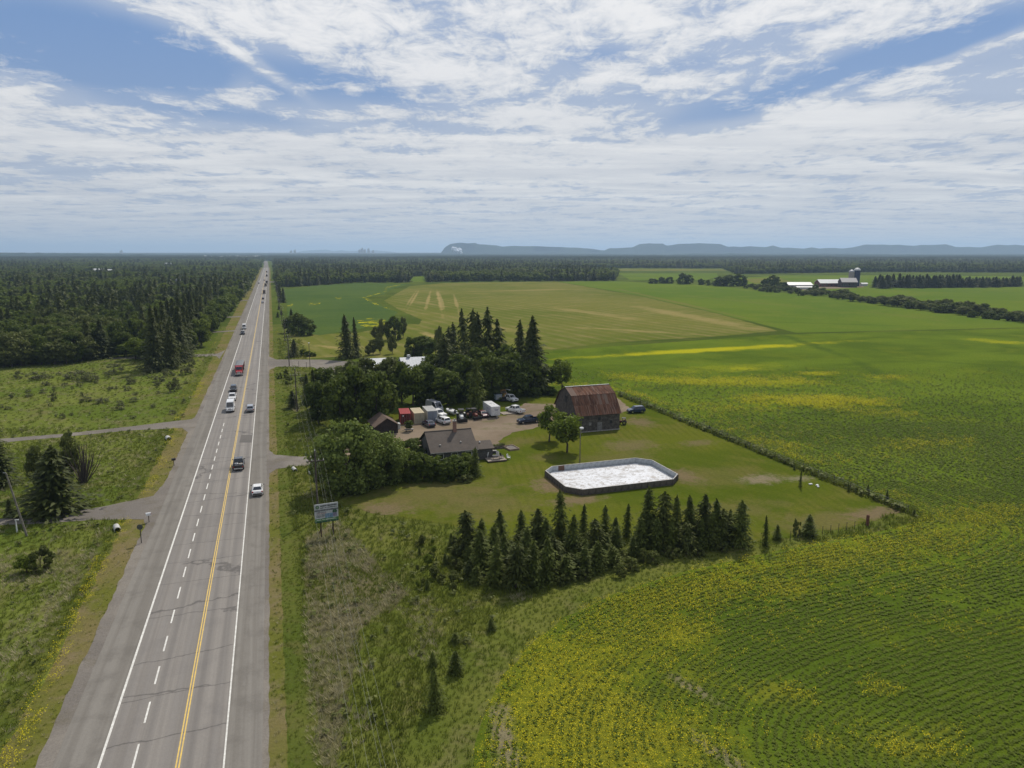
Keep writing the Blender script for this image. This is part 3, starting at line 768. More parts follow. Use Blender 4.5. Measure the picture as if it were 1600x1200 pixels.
# lawn, yard and drives
sheet('lawn', px((528, 788), (600, 806), (700, 820), (800, 850), (1000, 842), (1190, 846), (1330, 824), (1408, 801)) + [Vector((91.4, 82, 0)), Vector((91.2, 178, 0)), Vector((80, 188, 0)), Vector((40, 185, 0)), Vector((14, 165, 0)), Vector((12, 145, 0)), Vector((13, 118, 0))], M['lawn'], .034, .35, 2.0)
sheet('gravel_yard', px((505, 722), (560, 712), (640, 700), (690, 705), (750, 706), (790, 700), (778, 690), (800, 676), (850, 666), (890, 664), (885, 640), (935, 622), (965, 622), (985, 640), (965, 650), (930, 640), (880, 632), (820, 630), (790, 650), (700, 656), (640, 662), (600, 672), (560, 690), (500, 708)), M['gravel'], .046, .5, 1.6)
sheet('lawn_island', px((590, 690), (622, 684), (612, 693), (592, 697)), M['lawn'], .052, .3, 1.2)
sheet('driveway', px((416, 700), (430, 711), (470, 714), (530, 708), (530, 724), (470, 728), (432, 733), (416, 744)), M['gravel_grey'], .052, .12, 1)
sheet('driveway', px((417, 556), (432, 562), (500, 562), (560, 566), (600, 572), (600, 600), (540, 596), (490, 574), (432, 573), (417, 580)), M['gravel_grey'], .052, .2, 2)
sheet('driveway', px((312, 646), (300, 655), (200, 667), (100, 678), (0, 686), (-300, 716), (-300, 725), (0, 692), (100, 683), (200, 673), (285, 669), (299, 680)), M['gravel_grey'], .052, .12, 1.5)
sheet('driveway', px((262, 748), (240, 775), (160, 792), (60, 808), (-20, 812), (-200, 822), (-200, 834), (-20, 822), (70, 818), (160, 812), (225, 812), (230, 836)), M['gravel_grey'], .052, .12, 1)
sheet('driveway', px((352, 547), (340, 552.5), (260, 556), (170, 559), (170, 561.5), (260, 559.5), (338, 556.5), (343, 561)), M['gravel_grey'], .052, .02, 6)
for q in ([(372, 512), (366, 516), (322, 519), (322, 520.6), (366, 518), (369, 522)], [(382, 490), (376, 493.5), (348, 495.5), (348, 497), (376, 495.5), (380, 498)], [(394, 466.5), (390, 468.5), (371, 469.8), (371, 471), (390, 470), (392, 472)], [(420, 439.4), (431, 440), (431, 441.2), (420, 441.6)]):
    sheet('driveway', px(*q), M['gravel_grey'], .052)

# the highway
ROAD_END = 2000.0
sheet('gravel_shoulder', [(-20.1, 5), (-18.2, 5), (-18.2, ROAD_END), (-19.3, ROAD_END), (-19.5, 300), (-19.9, 100)], M['gravel_grey'], .056, .14, 1.2)
sheet('gravel_shoulder', [(-3.6, 5), (-2.35, 5), (-2.45, 200), (-2.4, 600), (-2.2, ROAD_END), (-3.6, ROAD_END)], M['gravel_grey'], .056, .08, 1.0)
sheet('paved_shoulder', [(-18.65, 5), (-15.1, 5), (-15.1, ROAD_END), (-18.6, ROAD_END)], M['shoulder'], .062, .04, 1.5)
sheet('paved_shoulder', [(-5.8, 5), (-2.9, 5), (-2.8, ROAD_END), (-5.8, ROAD_END)], M['shoulder'], .062, .04, 1.5)
sheet('road', [(-15.2, 5), (-5.7, 5), (-5.7, ROAD_END), (-15.2, ROAD_END)], M['asphalt'], .067)
e1 = G(414.6, 402.5)
c0 = Vector((-10.5, ROAD_END, 0))
far_dir = (e1 - c0).normalized()
nrm = Vector((far_dir.y, -far_dir.x, 0))
sheet('far_road', [c0 - nrm * 6.5, c0 + nrm * 6.5, e1 + nrm * 11, e1 - nrm * 11], M['shoulder'], .10)
sheet('road_patch', px((377, 680), (395, 680), (393, 692), (374, 692)), ground_mat('asphalt_patch', (.125, .118, .11), (.14, .13, .12), (.15, .14, .13), .2, .5, 8, .4, .2, .02, contrast=.3), .0705)
mk = MB()
def strip(x0, x1, y0, y1): mk.poly([(x0, y0, 0), (x1, y0, 0), (x1, y1, 0), (x0, y1, 0)])
y = 8.0
while y < ROAD_END:
    y2 = min(y + 12, ROAD_END)
    strip(-15.24, -15.04, y, y2); strip(-5.86, -5.72, y, y2); y = y2
mk.build('edge_lines', M['white_line'], loc=(0, 0, .074), kind='structure')
mk = MB()
y = 9.0
while y < 178:
    strip(-12.66, -12.50, y, y + 3.1); y += 5.9
mk.build('lane_dashes', M['white_line'], loc=(0, 0, .074), kind='structure')
mk = MB()
for y in range(8, int(ROAD_END), 12):
    strip(-9.42, -9.31, y, y + 12); strip(-9.19, -9.08, y, y + 12)
mk.build('centre_lines', M['yellow_line'], loc=(0, 0, .074), kind='structure')

# lake, hills
lake_m, t = new_mat('lake_water')
finish(t, (.05, .08, .10), .15, spec=.5)
sheet('lake', [G(-300, 397.0), G(640, 396.9), G(640, 395.35), G(-300, 395.35)], lake_m, .6)
hill_m = ground_mat('hill_woods', (.018, .028, .014), (.026, .038, .018), (.035, .045, .025), .0004, .002, .01, .5, .3, 10)
def hills(name, dist, prof, depth, toe=.25):
    """a wooded range with real depth whose skyline is given as (pixel x, pixel y)"""
    xs = np.arange(prof[0][0], prof[-1][0] + 1, 3.0)
    ys = np.interp(xs, [p[0] for p in prof], [p[1] for p in prof])
    rr = np.random.default_rng(int(dist))
    ys = ys + np.interp(xs, xs[::4], rr.normal(size=len(xs[::4])) * .35)
    rows = [(-toe, 0, 0), (-toe * .6, .22, 1), (-toe * .25, .55, 1), (0, 1, 0), (.4, 1.0, 1), (1, .6, 0), (1.25, 0, 0)]
    V = []
    for fr, hk, jj in rows:
        jitn = vnoise(xs, np.full(len(xs), fr * 50), 28, 2) - .5
        for i, x in enumerate(xs):
            az = math.atan((x - 800) / (FOC * 1.0))
            d = (dist + fr * depth + (jitn[i] * depth * .2 if jj else 0))
            h = max(0, (394 - ys[i]) * 1.15 / FOC * dist / math.cos(PITCH) + CAMH)
            hh = h * hk if fr <= 0 else min(h * hk, h) * .97
            hh *= 1 + (jitn[i] * .25 if jj and fr < 0 else 0)
            rx, fy = d * (x - 800) / FOC, d
            V.append((rx * math.cos(YAW) + fy * math.sin(YAW), -rx * math.sin(YAW) + fy * math.cos(YAW), hh - 1 if hk == 0 else hh))
    n = len(xs)
    F = np.array([(k * n + i, k * n + i + 1, (k + 1) * n + i + 1, (k + 1) * n + i) for k in range(len(rows) - 1) for i in range(n - 1)])
    return put(name, mesh_np(name, V, [F], [hill_m], smooth=True), kind='structure')
hills('mesa_hills', 9500, [(684, 400), (690, 396), (697, 388), (706, 383.5), (722, 382), (744, 382.3), (748, 384), (776, 384.5), (786, 386.5), (830, 386), (880, 388), (915, 389), (942, 391.5), (950, 389), (985, 388), (995, 384), (1010, 383), (1032, 383), (1036, 385.5), (1060, 384), (1085, 382.5), (1120, 383.5), (1132, 387), (1165, 386.5), (1190, 387), (1200, 386), (1215, 388.5), (1300, 389.5), (1322, 388), (1340, 384.5), (1380, 384.3), (1420, 385.5), (1465, 383.5), (1480, 387), (1520, 387.5), (1545, 384.5), (1600, 385.5), (1700, 383), (1900, 386)], 1500)
hills('low_hills', 7000, [(860, 399), (895, 397), (930, 396.5), (970, 398), (1040, 398), (1080, 396), (1150, 396), (1220, 397), (1330, 396), (1420, 397), (1500, 398.5), (1600, 396), (1900, 396)], 900, .5)
hills('faint_hills', 22000, [(430, 400), (460, 396), (480, 392.5), (500, 391), (520, 391.4), (560, 392.6), (590, 391.6), (610, 392.6), (632, 396.5), (640, 400)], 1800)
hills('left_ridge', 5600, [(-300, 393.5), (-100, 393), (0, 394.3), (60, 394.8), (130, 395.8), (230, 397), (300, 400)], 1500, .5)
hills('right_ridge', 5200, [(1340, 406), (1400, 402.5), (1480, 401), (1560, 401.5), (1700, 401), (1900, 402)], 1200, .5)

# haze
hm, t = new_mat('haze')
pv = t.n('ShaderNodeVolumePrincipled', i={'Color': (.54, .75, 1.0, 1), 'Density': 8.5e-5, 'Anisotropy': .25})
t.link(pv.outputs[0], t.n('ShaderNodeOutputMaterial').inputs['Volume'])
hb = MB(); hb.box((0, 17600, 164), (74000, 38400, 330))
hb.build('haze', hm, kind='stuff', label='pale blue haze over the whole valley')
#PART2
# ------------------------------------------------------------------ forest
FL = LEFT_FRONT[::1] + [(318, 540), (333, 522), (352, 499), (370, 476), (386, 455), (398, 434), (405, 420), (409, 411), (411, 403), (415, 397.2), (415, 395.6), (-420, 395.6)]
FR = [(421, 395.6), (421, 399), (424, 404), (428, 411), (431, 425), (434, 450), (480, 447), (560, 441.5), (640, 441.5), (640, 433), (664, 431), (668, 441), (760, 440), (962, 439), (963, 428), (905, 424), (900, 419), (1130, 419.5), (1150, 428.5), (1240, 427), (1360, 425), (1600, 426), (2100, 430), (2100, 395.6)]
polyL = [tuple(G(*p)[:2]) for p in FL]
polyR = [tuple(G(*p)[:2]) for p in FR]
holes = [[tuple(G(*p)[:2]) for p in q] for q in ([(296, 448), (318, 447), (316, 455), (298, 456)], [(118, 427), (190, 427), (190, 433), (118, 433)])]
def jgrid(x0, x1, y0, y1, sp):
    xs, ys = np.meshgrid(np.arange(x0, x1, sp), np.arange(y0, y1, sp))
    x = xs.ravel() + rng.uniform(-.48, .48, xs.size) * sp
    y = ys.ravel() + rng.uniform(-.48, .48, xs.size) * sp
    return x, y
def ground_depth(x, y): return x * math.sin(YAW) + y * math.cos(YAW)
rings = [(150, 420, 5.6), (420, 900, 7.2), (900, 1700, 9.5), (1700, 3200, 15), (3200, 8500, 46), (8500, 31000, 150)]
FX, FY, FS, FI, FH = [], [], [], [], []
for r0_, r1_, sp in rings:
    ext = r1_ * 1.08
    x, y = jgrid(-ext * .98, ext * 1.05, r0_ * .3, ext * 1.15, sp)
    d = ground_depth(x, y)
    k = (d >= r0_) & (d < r1_) & infrust(x, y, .10)
    x, y = x[k], y[k]
    k = inpoly(x, y, polyL) | inpoly(x, y, polyR)
    for hq in holes: k &= ~inpoly(x, y, hq)
    x, y = x[k], y[k]
    d = ground_depth(x, y)
    n = len(x)
    species = fbm(x, y, 55, 1) + rng.normal(size=n) * .07
    light = fbm(x, y, 90, 2)
    right = x > 0
    if sp < 40:
        con = species > np.where(right, .60, .655)
        ix = np.where(con, rng.integers(0, 3, n), np.where(light > .46, rng.integers(3, 6, n), np.where(light > .36, rng.integers(6, 8, n), rng.integers(8, 10, n))))
        h = np.where(con, rng.uniform(9, 17, n), rng.uniform(8, 14, n))
        # thin out the far forest and keep a few openings
        keep = fbm(x, y, 140, 4) > .20
        wide = {5.6: .95, 7.2: 1.15, 9.5: 1.4, 15: 1.9}[sp]
        s = np.stack([h / 10 * wide, h / 10 * wide, h / 10 * rng.uniform(.9, 1.1, n)], 1)
        x, y, s, ix, h = x[keep], y[keep], s[keep], ix[keep], h[keep]
    else:
        ix = rng.integers(10, 12, n)
        f = sp / 60 * 1.15
        zf = np.where(fbm(x, y, 900, 6) > .45, 1.15, .8)
        s = np.stack([np.full(n, f), np.full(n, f), zf * (1 if sp < 100 else 1.5)], 1)
        h = np.full(n, 12.0)
    FX.append(x); FY.append(y); FS.append(s); FI.append(ix); FH.append(h)
FX, FY, FS, FI, FH = (np.concatenate(a) for a in (FX, FY, FS, FI, FH))
# the 280 nearest forest trees are individuals, the rest is one mass
dist = np.hypot(FX, FY)
vis = infrust(FX, FY, 0.02)
order = np.argsort(np.where(vis & (FI < 10), dist, 1e9))
ind = order[:270]
mass = np.ones(len(FX), bool); mass[ind] = False
scatter('forest', np.stack([FX, FY, np.zeros(len(FX))], 1)[mass], FS[mass], rng.random(mass.sum()) * 6.28, FI[mass], forest_coll, kind='stuff', label='mixed spruce and birch forest stretching away to the hills')
SETS = {0: (CON, 'conifer_tree', 'conifer'), 3: (DEC, 'broadleaf_tree', 'tree'), 6: (DECD, 'broadleaf_tree', 'tree'), 8: (DECG, 'broadleaf_tree', 'tree')}
FLAB = {0: ('dark spruce among the woods left of the highway', 'conifers in the woods left of the highway'),
        3: ('green leafy tree among the woods left of the highway', 'green leafy trees in the left woods'),
        6: ('dark green broad tree among the woods left of the highway', 'dark leafy trees in the left woods'),
        8: ('grey-green leafy tree among the woods left of the highway', 'grey-green trees in the left woods')}
def tree(kindset, name, loc, h, wfac=1.0, label='', cat='tree', group=None, seed=0, leafy=None):
    """one tree: an Empty with trunk and crown; every mesh is shared between alike trees"""
    cm, tm = kindset[seed % len(kindset)]
    o = empty(name, loc, rz=(seed * 2.399) % 6.28, label=label, cat=cat, group=group)
    o.rotation_euler = (((seed * 37) % 19 - 9) * .006, ((seed * 53) % 17 - 8) * .006, (seed * 2.399) % 6.28)
    o.scale = (h / 10 * wfac, h / 10 * wfac * (.86 + .28 * ((seed * 29) % 11) / 10), h / 10)
    put('trunk', tm, o)
    put('crown', cm, o)
    return o
for j, i in enumerate(ind):
    key = 0 if FI[i] < 3 else 3 if FI[i] < 6 else 6 if FI[i] < 8 else 8
    ks, nm, ct = SETS[key]
    tree(ks, nm, (FX[i], FY[i], 0), FH[i], FS[i][0] / (FH[i] / 10) * 1.1, FLAB[key][0], ct, FLAB[key][1], seed=j)

# tall spruces in the row along the highway
def tpx(kindset, name, x, yb, yt, wpx, label, cat='tree', group=None, seed=None, basew=3.6):
    loc = G(x, yb)
    h = max(1.0, HT(yb, yt))
    wf = (wpx / S(yb)) / (basew * h / 10)
    tree(kindset, name, loc, h, min(max(wf, .4), 2.6), label, cat, group, seed if seed is not None else int(x * 7 + yb) % 97)
row = []
for i in range(46):
    f = i / 45
    row.append(f)
for i, f in enumerate(row):
    Y = 268 * (1050 / 268) ** f
    for q in range(2 if i < 30 else 1):
        X = -33.5 - q * 6.5 - 6 * math.sin(f * 2) + random.uniform(-1.2, 1.2)
        hh = random.uniform(15.5, 20.5) * (1 - .25 * f) * (1 if q == 0 else 1.1)
        tree(CON, 'conifer_tree', (X, Y + random.uniform(-3, 3), 0), hh, random.uniform(.85, 1.15), 'tall dark spruce in the dense row along the left side of the highway', 'conifer', 'spruces in the roadside row left of the highway', seed=i * 3 + q)

W = 'willow_tree'
tpx(WIL, 'willow_tree', 543, 768, 644, 118, 'big pale green willow beside the gravel drive, left of its twin', seed=0, basew=9.2)
tpx(WIL, 'willow_tree', 592, 756, 664, 84, 'smaller pale green willow crown touching the hedge of the house', seed=1, basew=9.2)
tpx(DECL, 'broadleaf_tree', 858, 690, 630, 34, 'forked leafy tree in front of the old barn, left of its neighbour', seed=1, basew=5.4)
tpx(DECL, 'broadleaf_tree', 886, 707, 639, 45, 'round leafy tree on the lawn nearest the rink', seed=2, basew=5.2)
gD = 'dark trees in the clump beside the small shed'
for q in [(498, 662, 590, 40), (512, 640, 568, 46), (534, 668, 578, 52), (560, 664, 566, 56), (590, 664, 570, 52), (545, 640, 556, 50), (575, 628, 552, 50), (607, 625, 551, 48), (600, 650, 585, 46), (628, 630, 562, 40)]:
    tpx(DECG if q[0] % 2 else DECD, 'broadleaf_tree', *q, 'dark grey-green leafy tree in the thick clump behind the small brown shed', 'tree', gD, basew=6)
gC = 'leafy trees in the grove behind the parked vehicles'
for q in [(645, 634, 566, 44), (664, 628, 560, 44), (684, 622, 572, 38), (700, 634, 574, 42), (728, 628, 556, 44), (770, 624, 548, 50), (802, 622, 548, 46), (788, 604, 532, 44), (752, 606, 536, 40), (716, 606, 548, 40), (828, 616, 560, 34), (852, 612, 566, 28), (676, 600, 552, 34)]:
    tpx(DECD if q[0] % 3 else DEC, 'broadleaf_tree', *q, 'green leafy tree in the grove behind the row of parked vehicles', 'tree', gC, basew=6)
tpx(DECL, 'broadleaf_tree', 878, 612, 556, 36, 'light airy tree at the right edge of the grove beside the barn', seed=2, basew=6)
for i in range(26):
    x = 655 + 205 * i / 25
    tpx(HED, 'bush', x, 632 - 14 * (i / 25) + random.uniform(-3, 2), 632 - 14 * (i / 25) - random.uniform(14, 24), random.uniform(14, 24), 'dark undergrowth bush at the foot of the grove behind the parked vehicles', 'bush', 'undergrowth at the foot of the grove', seed=i, basew=7)
gP = 'tall conifers standing out of the grove'
for q in [(727, 578, 484, 24), (741, 584, 485, 26), (763, 592, 483, 30), (752, 590, 490, 24), (700, 572, 512, 20), (712, 570, 505, 18), (783, 592, 500, 26), (812, 606, 503, 36), (838, 614, 497, 46), (824, 610, 515, 36), (693, 602, 524, 30)]:
    tpx(PIN if q[0] not in (812, 838, 824) else CON, 'conifer_tree', *q, 'tall dark conifer rising out of the grove behind the vehicles', 'conifer', gP, basew=3.9)
tpx(CONY, 'conifer_tree', 744, 642, 560, 34, 'broad mid-green spruce at the front of the grove beside the white trailer', 'conifer', basew=5)
tpx(CON, 'conifer_tree', 543, 560, 493, 28, 'full dark spruce standing alone left of the white roofed building', 'conifer', basew=3.7)
tpx(CON, 'conifer_tree', 558, 558, 497, 15, 'thin ragged spruce leaning on the full dark one', 'conifer', basew=3.7)
for i, q in enumerate([(493, 655, 578, 24), (480, 630, 585, 18), (503, 640, 575, 20)]):
    tpx(CON, 'conifer_tree', *q, 'ragged dark spruce on the road side of the thick clump', 'conifer', 'spruces on the road side of the clump', basew=3.7)
gS = 'trees along the ditch beyond the white roofed building'
for q in [(575, 556, 538, 12), (583, 554, 528, 14), (594, 553, 517, 13), (613, 553, 520, 12), (618, 531, 489, 20), (595, 531, 495, 10), (606, 531, 500, 8), (630, 528, 492, 12), (646, 560, 517, 24), (664, 560, 520, 30), (680, 562, 526, 22), (588, 531, 508, 16), (684, 556, 505, 12)]:
    tpx(HED if q[3] > 16 else DECG, 'broadleaf_tree', *q, 'slender dark tree in the loose line by the field edge beyond the white roof', 'tree', gS, basew=6)
for q, lb in [((455, 520, 490, 24), 'dark leafy tree at the left of the roadside thicket by the grain field'), ((467, 524, 484, 28), 'tallest dark leafy tree in the middle of the roadside thicket'), ((480, 524, 494, 26), 'low round tree at the right of the roadside thicket')]:
    tpx(HED, 'broadleaf_tree', *q, lb, basew=7)
tpx(CON, 'conifer_tree', 456, 512, 483, 12, 'small pointed spruce at the back of the roadside thicket', 'conifer', basew=3.7)
tpx(CON, 'conifer_tree', 459, 558, 531, 18, 'small dark spruce at the corner of the side road', 'conifer', basew=3.7)
for q in [(473, 557, 544, 10), (481, 557, 546, 12), (489, 557, 549, 9)]:
    tpx(HED, 'shrub', *q, 'low dark shrub beside the small spruce at the side road', 'shrub', 'low shrubs at the side road corner', basew=7)
for q in [(438, 472, 447, 9), (443, 473, 450, 10), (437, 462, 444, 8), (434, 456, 440, 8), (434, 496, 487, 5), (436, 484, 476, 5), (440, 492, 484, 5)]:
    tpx(CON, 'conifer_tree', *q, 'dark conifer beside the power line along the grain field', 'conifer', 'conifers by the power line', basew=3.7)
tpx(CON, 'conifer_tree', 459, 638, 611, 22, 'dark bushy spruce alone beneath the power line', 'conifer', basew=3.7)
for q in [(436, 592, 580, 9), (452, 600, 585, 12), (447, 590, 574, 8), (475, 600, 588, 12)]:
    tpx(SHR, 'shrub', *q, 'small shrub in the grass beneath the power line', 'shrub', 'shrubs beneath the power line', basew=9)

# hedge of dark bushes round the house
gH = 'dark bushes in the hedge in front of the house'
for q in [(634, 744, 694, 52), (662, 748, 704, 42), (688, 748, 706, 44), (712, 746, 707, 42), (612, 752, 700, 40), (640, 722, 682, 40), (622, 728, 690, 34), (652, 706, 680, 26), (728, 740, 708, 30), (675, 752, 716, 26), (646, 752, 708, 26), (701, 752, 718, 26), (656, 742, 704, 26)]:
    tpx(HED, 'bush', *q, 'dark leafy bush in the dense hedge in front of the grey roofed house', 'bush', gH, basew=7)
tpx(CONY, 'bush', 742, 744, 699, 26, 'narrow dark cedar at the corner of the house', 'bush', basew=5)
tpx(SHR, 'bush', 727, 752, 738, 26, 'low bright bush at the foot of the hedge', 'bush', basew=9)
tpx(DECL, 'bush', 728, 728, 706, 16, 'yellow-green bush poking out of the hedge', 'bush', basew=6)

# young spruce plantation
gY = 'young spruces in the plantation between rink and crop'
YS = [(732, 868, 800, 34), (750, 866, 812, 30), (784, 856, 797, 30), (770, 880, 820, 30), (815, 850, 799, 24), (840, 864, 795, 36), (852, 872, 812, 32), (876, 858, 766, 34), (893, 870, 806, 34), (910, 842, 789, 20), (930, 868, 812, 32), (945, 842, 790, 24), (962, 866, 822, 26),
      (776, 914, 850, 34), (752, 894, 828, 34), (806, 918, 846, 36), (834, 916, 848, 34), (820, 884, 824, 32), (856, 908, 842, 34), (886, 904, 866, 36), (866, 890, 838, 32), (912, 896, 852, 30), (934, 890, 846, 30), (957, 884, 852, 28), (744, 912, 884, 22), (734, 900, 876, 18), (790, 896, 834, 34),
      (979, 838, 788, 18), (1012, 850, 762, 32), (1000, 862, 806, 28), (1036, 852, 770, 34), (1024, 862, 810, 28), (1057, 850, 776, 28), (1048, 860, 806, 26), (1079, 850, 776, 32), (1097, 848, 772, 30), (1110, 856, 800, 26), (1120, 852, 781, 32), (1137, 846, 796, 22), (1155, 852, 782, 38), (1072, 864, 816, 24), (990, 872, 838, 24)]
for i in range(24):
    x = 735 + random.random() * 240
    yb = 862 + random.random() * 48 - (x - 735) * .10
    YS.append((x, yb, yb - random.uniform(18, 40), random.uniform(16, 26)))
for i in range(12):
    x = 1000 + random.random() * 140
    yb = 848 + random.random() * 14
    YS.append((x, yb, yb - random.uniform(30, 56), random.uniform(18, 28)))
YL = [('tallest young spruce, its tip reaching the near left corner of the rink', 'spruce', None),
      ('dark full spruce along the lawn side of the right half of the plantation', 'spruce', 'spruces on the lawn side of the right half'),
      ('dark spruce on the crop side of the right half of the plantation', 'spruce', 'spruces on the crop side of the right half'),
      ('young spruce in the back row of the left half of the plantation', 'spruce', 'spruces in the back row of the left half'),
      ('young spruce in the front rows at the left end of the plantation', 'spruce', 'spruces in the front rows at the left end'),
      ('young spruce in the front rows in the middle of the plantation', 'spruce', 'spruces in the front rows in the middle')]
for i, q in enumerate(YS):
    tpx(CONY if i % 5 else PIN, 'spruce_tree', *q, *(YL[0] if (q[2] < 767 and q[0] < 900) else YL[1] if q[0] > 972 and q[1] < 856 else YL[2] if q[0] > 972 else YL[3] if q[1] < 872 else YL[4] if q[0] < 830 else YL[5]), seed=i, basew=3.9)
for i, q in enumerate([(1020, 880, 856, 24), (1050, 872, 850, 22), (1090, 868, 850, 22), (985, 890, 866, 24), (915, 905, 884, 24), (968, 900, 878, 22), (1128, 862, 846, 20), (880, 912, 890, 24), (1005, 880, 852, 20)]):
    tpx(SHR, 'shrub', *q, 'leafy green shrub at the foot of the spruce plantation', 'shrub', 'shrubs at the foot of the plantation', seed=i, basew=9)
tpx(CONY, 'spruce_tree', 1196, 853, 807, 13, 'slim young spruce standing just right of the plantation', 'spruce', basew=4.2)
tpx(CONY, 'spruce_tree', 1214, 843, 820, 16, 'small squat spruce second right of the plantation', 'spruce', basew=4.2)
tpx(CONY, 'spruce_tree', 1262, 838, 804, 26, 'bushy small spruce at the lawn edge furthest from the plantation', 'spruce', basew=4.2)
tpx(SHR, 'shrub', 1244, 838, 806, 6, 'thin dead sapling beside the bushy small spruce', 'shrub', basew=9)
tpx(CONY, 'young_tree', 1250, 761, 731, 8, 'thin young tree on the lawn near the field fence', 'tree', basew=6)
for i, q in enumerate([(1326, 768, 754, 7), (1355, 772, 757, 9), (1386, 783, 766, 8), (1241, 734, 724, 5), (1170, 697, 690, 5), (1108, 672, 664, 9), (1428, 806, 798, 8)]):
    tpx(CONY, 'sapling', *q, 'small conifer sapling growing along the field fence', 'sapling', 'saplings along the field fence', seed=i, basew=4.9)
# scrub left of the plantation and in the rough ground
for i in range(34):
    x = 636 + 82 * random.random()
    yb = 850 + random.random() * 78 - abs(x - 680) * .1
    hh = random.uniform(10, 26) * (.6 + .4 * (x - 636) / 82)
    tpx((DECG, SHR, CONY, DECL)[i % 4] if i % 4 != 3 or i % 8 == 3 else DECG, 'shrub', x, yb, yb - hh, hh * random.uniform(.5, .85), 'scrubby grey-green bush in the thin scrub left of the plantation', 'shrub', 'scrub at the left end of the plantation', seed=i, basew=6)
for q, lb in [((768, 985, 966, 15), 'tiny lone spruce in the rough grass nearest the crop'), ((680, 1108, 1045, 30), 'dark ragged spruce furthest down the rough grass'), ((712, 1052, 1018, 26), 'squat dark spruce in the rough grass, right of the ragged one'), ((677, 1040, 1018, 15), 'bright green little spruce left of the squat dark one'), ((712, 1004, 988, 20), 'dark low spruce above the squat one in the rough grass')]:
    tpx(CONY, 'spruce_tree', *q, lb, 'spruce', basew=4.2)

# left of the highway
tpx(CON, 'conifer_tree', 84, 802, 700, 78, 'huge broad dark spruce over the farm track left of the highway', 'conifer', seed=1, basew=3.7)
tpx(CON, 'conifer_tree', 2, 758, 668, 52, 'dark spruce cut by the left edge, behind the huge one', 'conifer', seed=2, basew=3.7)
tpx(CON, 'conifer_tree', 16, 808, 780, 20, 'small round spruce at the bend of the farm track', 'conifer', seed=3, basew=5)
tpx(DECG, 'birch_tree', 107, 752, 668, 28, 'slender birch behind the huge spruce', 'tree', seed=1, basew=6)
tpx(DECG, 'birch_tree', 66, 770, 690, 30, 'pale leafy tree growing at the back of the huge spruce', 'tree', seed=2, basew=6)
bt = empty('bare_tree', G(131, 754), label='dead bare tree with upright grey limbs beside the huge spruce', cat='tree')
twigs(4, 46, HT(754, 690), 3.6, .055).build('limb', M['bark'], bt)['kind'] = 'stuff'
tpx(SHR, 'shrub', 64, 892, 848, 36, 'pale willow shrub in the rough meadow near the highway', 'shrub', basew=9)
tpx(DECL, 'shrub', 42, 895, 866, 40, 'low bright green shrub left of the pale willow shrub', 'shrub', basew=8)
LB = [(30, 592, 578, 14), (60, 593, 578, 26), (112, 592, 578, 24), (128, 594, 576, 26), (143, 596, 580, 22), (170, 590, 577, 14), (178, 582, 566, 24), (205, 600, 588, 16), (245, 605, 592, 12), (208, 628, 620, 14), (83, 627, 607, 12), (266, 612, 592, 18), (274, 612, 586, 14), (250, 596, 584, 20), (290, 586, 568, 14), (298, 584, 566, 12), (135, 628, 618, 26), (160, 630, 620, 20), (190, 640, 630, 16), (46, 620, 612, 14), (20, 622, 612, 10), (235, 582, 568, 22), (222, 560, 548, 24), (262, 588, 572, 16), (300, 572, 558, 12), (200, 610, 602, 12), (208, 654, 648, 10), (34, 676, 670, 6)]
for i in range(46):
    x = random.uniform(0, 300); yb = random.uniform(585, 655)
    if yb < 660 - x * .0 and x < 335 - (yb - 560) * .45: LB.append((x, yb, yb - random.uniform(3, 9), random.uniform(5, 12)))
for i, q in enumerate(LB):
    tpx(BRU, 'shrub', *q, 'scattered grey-green willow shrub in the left meadow', 'shrub', 'shrubs scattered over the left meadow', seed=i, basew=7.5)
for i, q in enumerate([(198, 558, 534, 26), (212, 562, 526, 28), (242, 562, 522, 34), (225, 560, 530, 22)]):
    tpx(DECL, 'broadleaf_tree', *q, 'light green round tree at the front edge of the left woods', 'tree', 'light green trees at the edge of the left woods', seed=i, basew=5.6)
for i, q in enumerate([(255, 560, 515, 18), (268, 560, 500, 22), (284, 560, 498, 24), (294, 558, 520, 18), (160, 560, 500, 28), (140, 562, 498, 30)]):
    tpx(CON, 'conifer_tree', *q, 'dark spruce at the front edge of the left woods', 'conifer', 'spruces at the front edge of the left woods', seed=i, basew=3.7)
for i in range(34):
    u = random.random()
    x, yb = -30 + 160 * u, 572 - 8 * u + random.uniform(-1, 4)
    tpx(DECG if i % 3 else DECD, 'broadleaf_tree', x, yb, yb - random.uniform(36, 58), random.uniform(30, 44), 'grey-green leafy tree in the low thicket at the left edge of the meadow', 'tree', 'grey-green trees of the thicket by the left meadow', seed=i, basew=6)

